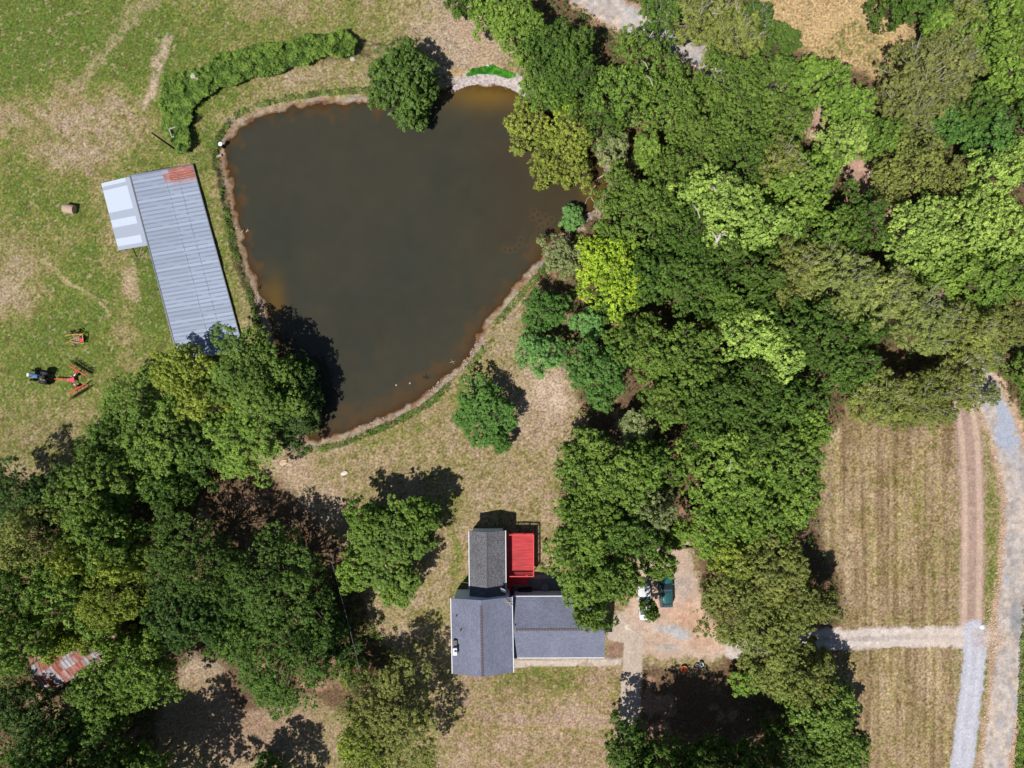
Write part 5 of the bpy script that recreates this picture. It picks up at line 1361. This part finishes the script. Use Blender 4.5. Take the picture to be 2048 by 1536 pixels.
 (1700,215,56,10,'oak','bg',"bright oak at the golden field's lower tip",W2),
 (1595,385,76,13,'oak','bg',"round bright green oak right of the pale oak",W2),
 (1690,280,52,10,'oak','pg',"pale green tree above the larger dirt patch",W2),
 (1650,330,40,9,'oak','bg',"green tree left of the larger dirt patch",W2),
 (1850,170,84,12,'pine','olb',"dusty brown-olive pine right of the golden field, left one",W2),
 (1900,130,70,12,'pine','olb',"dusty brown-olive pine right of the golden field, upper one",W2),
 (1820,225,60,11,'pine','olb',"dusty brown-olive pine right of the golden field, lower one",W2),
 (1795,0,52,9,'cedar','dg',"dark cedar on the golden field's top right",W4),
 (1850,-5,54,9,'oak','dg',"dark tree at the top edge right of the golden field",W4),
 (1880,52,34,8,'maple','bg',"bright round maple at the golden field's right corner",W4),
 (1935,45,54,10,'pine','ol',"olive pine near the top right corner",W4),
 (2000,60,76,13,'oak','bg',"bright green oak in the top right corner",W2),
 (2010,160,62,12,'oak','bg',"bright green oak on the right edge below the corner one",W2),
 (1950,215,60,11,'oak','dg',"dark green oak right of the dusty pines",W2),
 (1985,270,60,11,'oak','bl',"blue-green tree near the right edge",W2),
 (1890,255,46,10,'oak','bl',"small blue-green tree below the dusty pines",W2),
 (1770,270,46,10,'oak','mg',"green tree between the dusty pines and the dirt patch",W2),
 (1825,330,66,12,'fine','ol',"mossy yellow-green tree right of the larger dirt patch",W2),
 (1885,350,50,11,'fine','ol',"olive tree right of the mossy yellow-green one",W2),
 (1780,375,44,10,'fine','ol',"olive tree below the larger dirt patch",W2),
 (1985,350,56,13,'oak','pg',"pale green tree on the right edge, upper one",W2),
 (2040,320,50,12,'oak','pg',"pale tree cut by the right frame edge",W2),
 (1840,470,78,15,'oak','pg',"large pale green tree in the eastern woods, left one",W2),
 (1930,450,74,15,'oak','pg',"large pale green tree in the eastern woods, middle one",W2),
 (2015,460,70,14,'oak','pg',"large pale green tree in the eastern woods, right one",W2),
 (1900,540,66,13,'oak','bg',"bright green tree below the large pale ones",W2),
 (1990,555,66,12,'oak','mg',"green tree near the right edge below the pale ones",W2),
 (1720,440,66,13,'fine','dg',"dark tree left of the large pale green ones",W2),
 (1655,470,62,13,'oak','mg',"green tree right of the pale oak, lower side",W2),
 (1590,540,70,14,'pine','ol',"olive pine below the round bright green oak",W2),
 (1520,560,60,14,'oak','dg',"dark oak at the middle of the eastern woods",W2),
 (1680,560,78,15,'pine','po',"pale olive pine in the eastern woods, left one",W2),
 (1760,590,78,15,'pine','po',"pale olive pine in the eastern woods, middle one",W2),
 (1835,640,76,14,'pine','po',"pale olive pine in the eastern woods, right one",W2),
 (1630,665,84,14,'oak','dg',"large dark oak beneath the pale olive pines",W2),
 (1690,730,66,13,'oak','dg',"dark oak left of the black gap in the woods",W2),
 (1500,665,70,14,'oak','pg',"light green oak in the lower woods, upper one",W2),
 (1560,715,62,13,'oak','pg',"light green oak in the lower woods, lower right one",W2),
 (1460,610,50,13,'oak','mg',"green oak between the dark centre and the light oaks",W2),
 (1500,790,76,13,'oak','dg',"dark oak under the light green oaks",W2),
 (1580,800,64,12,'oak','dg',"dark oak left of the paddock's north tip",W2),
 (1620,850,52,11,'oak','bg',"bright green oak touching the paddock's north tip",W2),
 (1500,870,70,12,'oak','dg',"dark oak above the yellow-green oaks by the yard",W2),
 (1410,860,50,11,'oak','dg',"dark oak near the small bare orange patch",W2),
 (1760,790,66,11,'pine','ol',"olive pine on the paddock's north edge, left one",W2),
 (1840,800,70,11,'pine','ol',"olive pine on the paddock's north edge, middle one",W2),
 (1905,770,64,11,'pine','ol',"olive pine over the head of the dirt track",W2),
 (1930,660,70,12,'pine','ol',"olive pine right of the pale pines",W2),
 (2010,650,66,9,'fine','ol',"low olive tree on the right edge above the long road",W2),
 (1955,715,48,9,'pine','ol',"small olive pine above the large boulder",W2),
 (2050,740,36,6,'fine','mg',"low green tree at the right edge beside the road's bend",W2),
 (1985,790,20,3,'fine','gy',"grey dusty bush at the head of the long road",W2),
 (2090,560,70,12,'oak','mg',"tree past the right edge",W2),
 (2100,200,80,12,'oak','dg',"dark tree past the upper right edge",W2),
 (1730,650,50,12,'oak','dg',"dark oak glimpsed between the pale pines",W2),
 (1440,500,60,13,'oak','dg',"dark oak below the pale bare-limbed oak",W2),
 (1230,600,46,10,'oak','dg',"dark tree at the lower edge of the brilliant lime tree",W2),
 (1210,240,44,9,'fine','dg',"dark tree above the dry stream bed",W2),
]
for row in TREES:
    if row[-1] == W1 and row[2] > 30: row = row[:2] + (row[2] * 1.09,) + row[3:]
    tree(*row)
for o in (1,):
    pass
# bare pale limbs showing through the pale oak and others
def limbs(px_, py_, z, segs, lab):
    p = P(px_, py_, z); b = MB()
    for (x0,y0,x1,y1,r0,r1) in segs:
        a = P(x0,y0,z); c = P(x1,y1,z+.6); b.tube([a, a.lerp(c,.5)+Vector((0.08,.05,.2)), c], [r0,(r0+r1)/2,r1], 6)
    tag(b.build("dead_limb", M_barkw, smooth=True), lab, "dead branch")
limbs(1440,470,12.2,[(1432,486,1441,466,.22,.14),(1441,466,1452,461,.16,.08),(1434,484,1424,464,.14,.06),(1440,470,1455,472,.10,.05)],"thick bleached dead limb on the pale oak")
limbs(1426,380,13.4,[(1424,372,1430,384,.12,.06),(1385,408,1400,436,.08,.05),(1428,374,1420,378,.06,.03)],"thin bleached limb on the pale oak's left crown")
limbs(1460,930,11.5,[(1458,942,1461,918,.10,.04)],"upright white dead stub above the yard")
limbs(1300,80,11,[(1299,74,1306,62,.08,.04),(1283,120,1296,138,.07,.04),(1292,150,1306,172,.09,.04)],"white dead twigs in the tree over the northern road")

# undergrowth, hedge thicket, bank weeds: masses nobody could count
def sample_in(poly, n, seed, ok=None):
    r = np.random.default_rng(seed); pa = np.array(poly); lo = pa.min(0); hi = pa.max(0); out = []
    while sum(len(o) for o in out) < n:
        x = r.uniform(lo[0], hi[0], n * 2); y = r.uniform(lo[1], hi[1], n * 2); m = inside(x, y, poly)
        if ok is not None: m &= ok(x, y)
        out.append(np.stack([x[m], y[m]], 1))
    return np.concatenate(out)[:n]
def mass(name, pxy, hfun, sty, col, lab, cat, k=9, seed=3, up=.6, size=1.0):
    rng = np.random.default_rng(seed)
    x = (pxy[:, 0] - 1024) * S0; y = (768 - pxy[:, 1]) * S0
    px2 = pxy[:, 0]; py2 = pxy[:, 1]
    g0 = height_px(px2, py2); n1 = fbm(px2 * .11, py2 * .11, seed, 3); z = g0 + hfun(px2, py2) * (.45 + .9 * n1) * rng.uniform(.4, 1.0, len(x))
    f_ = (H - z) / H
    cen = np.stack([x * f_, y * f_, z], 1); nrm = np.tile([0, 0, 1.0], (len(x), 1)) + rng.normal(0, .5, (len(x), 3))
    tin = np.clip(.5 + (n1 - .5) * 2.0 + rng.normal(0, .12, len(x)), 0, 1); ll, lw, sig = STY[sty][:3]
    q, tt = leaves(rng, cen, nrm, tin, ll * size, lw * size, sig * size, k, up)
    me = leaf_mesh(name, q, tt, M_leaf); o = bpy.data.objects.new(name, me); COL.objects.link(o)
    o.color = lin(COLS[col], 1.35) + (1,); return tag(o, lab, cat, kind='stuff')
HEDGE = [(330,160),(345,148),(400,140),(425,118),(470,103),(540,92),(600,80),(650,70),(700,66),(715,90),(700,115),(640,118),(600,130),(540,148),(490,158),(450,172),(415,185),(395,205),(385,240),(384,300),(370,310),(355,290),(335,262),(328,220)]
COLS['hedge'] = (100,126,54)
hc_ = (470, 170)
HEDGE2 = [(x + (3 if i % 2 else -3) + (-7 if x < 400 else 0), y + (3 if i % 3 else -4) - (5 if y < 125 else 0)) for i, (x, y) in enumerate(smooth_poly(HEDGE, 1))]
mass("thicket", sample_in(HEDGE2, 24000, 5), lambda x, y: 1.5 + .6 * sstep(.35, .7, fbm(x * .045, y * .045, 88, 3)), 'fine', 'hedge', "dense kudzu-like thicket along the outside of the dam", "thicket", 9, 5, size=.9)
mass("undergrowth", sample_in(WOOD, 9000, 7, lambda x, y: (seg_dist(x, y, ROAD)[0] > 30) & (x < 2060) & (y > -20) & (pond_d(x, y) > 1.5) & ~((np.hypot(x-1395,y-870) < 22) | (np.hypot(x-1640,y-235) < 24) | (np.hypot(x-1722,y-330) < 30) | (np.hypot(x-1225,y-238) < 26) | (np.hypot(x-1260,y-850) < 60) | (seg_dist(x, y, DRIVE)[0] < 30) | ((x > 1240) & (x < 1500) & (y > 1070)))), lambda x, y: 1.6 + 0 * x, 'fine', 'dg', "leafy undergrowth beneath the eastern woods", "undergrowth", 11, 7, size=1.1)
mass("undergrowth", sample_in(WOOD2, 6500, 9, lambda x, y: (x > -20) & (y < 1560) & ~((x > 380) & (y > 940) & (y < 1150)) & ~((x > 300) & (y > 1330))), lambda x, y: 1.2 + 0 * x, 'fine', 'dg', "leafy undergrowth beneath the south-west woods", "undergrowth", 11, 9, size=1.1)
# weeds along the bank
r_ = np.random.default_rng(4); pa = np.array(POND + [POND[0]]); seg = np.diff(pa, axis=0); Ls_ = np.hypot(seg[:, 0], seg[:, 1]); cum = np.concatenate([[0], np.cumsum(Ls_)])
def along(n, d0, d1, ok):
    s = r_.uniform(0, cum[-1], n); i = np.clip(np.searchsorted(cum, s) - 1, 0, len(seg) - 1); t_ = (s - cum[i]) / Ls_[i]
    p = pa[i] + seg[i] * t_[:, None]; nn = np.stack([seg[i, 1], -seg[i, 0]], 1) / Ls_[i][:, None]; p = p + nn * r_.uniform(d0, d1, n)[:, None]
    m = (pond_d(p[:, 0], p[:, 1]) > .25) & ok(p[:, 0], p[:, 1]); return p[m]
wx = lambda x, y: (fbm(x * .035, y * .035, 71, 3) > .47) & ~((x > 880) & (y < 520)) 
wp = along(9000, 12, 25, wx)
mass("bank_weeds", wp, lambda x, y: .40 + 0 * x, 'fine', 'hedge', "strip of green weeds following the pond bank", "weeds", 6, 11, size=.55)
wp = along(3600, 11, 24, lambda x, y: (x < 545) & (y > 230) & (y < 690))
mass("bank_weeds", wp, lambda x, y: .45 + 0 * x, 'fine', 'dk', "dark weeds in the cut bank on the barn side", "weeds", 6, 12, size=.5)
wp = along(5200, 14, 26, lambda x, y: (y > 700) & (x < 900))
mass("bank_weeds", wp, lambda x, y: .5 + 0 * x, 'fine', 'mg', "green weeds along the pond's south bank", "weeds", 6, 14, size=.6)
COLS['em'] = (70,140,36)
mass("bank_grass", sample_in([(932,150),(945,138),(965,134),(985,130),(1000,138),(1020,144),(1033,152),(1015,156),(990,148),(960,147),(935,152)], 1800, 15), lambda x, y: .3 + 0 * x, 'cedar', 'em', "bright green grass patch above the stony bank", "grass", 7, 15, size=.5)
mass("verge_grass", sample_in([(2030,700),(2080,700),(2080,1600),(2030,1600),(2036,1450),(2042,1300),(2056,1150),(2062,1000),(2060,900),(2040,800)], 3500, 16), lambda x, y: .7 + 0 * x, 'fine', 'mg', "rough green growth along the east side of the long road", "vegetation", 8, 16, size=.9)
# overhead wires
def wire(a, c, lab, rad=.03):
    n = 12; pts = [a.lerp(c, i / n) + Vector((0, 0, -1.2 * (1 - (2 * i / n - 1) ** 2) * .5)) for i in range(n + 1)]
    b = MB(); b.tube(pts, rad, 5); return tag(b.build("overhead_wire", M_grey), lab, "wire")
wire(P(640,1045,6), P(722,1352,6), "thin pale wire crossing the shaded clearing west of the house", .02)
wire(P(820,1157,4.5), P(937,1166,3.6), "thin dark service wire from the maple to the north wing", .018)

for o in [o for o in bpy.data.objects if o.type == 'MESH' and o.parent is None and 'kind' not in o and 'category' not in o]:
    print("untagged:", o.name)
print("trees", ntree, "faces", sum(len(m.polygons) for m in bpy.data.meshes))
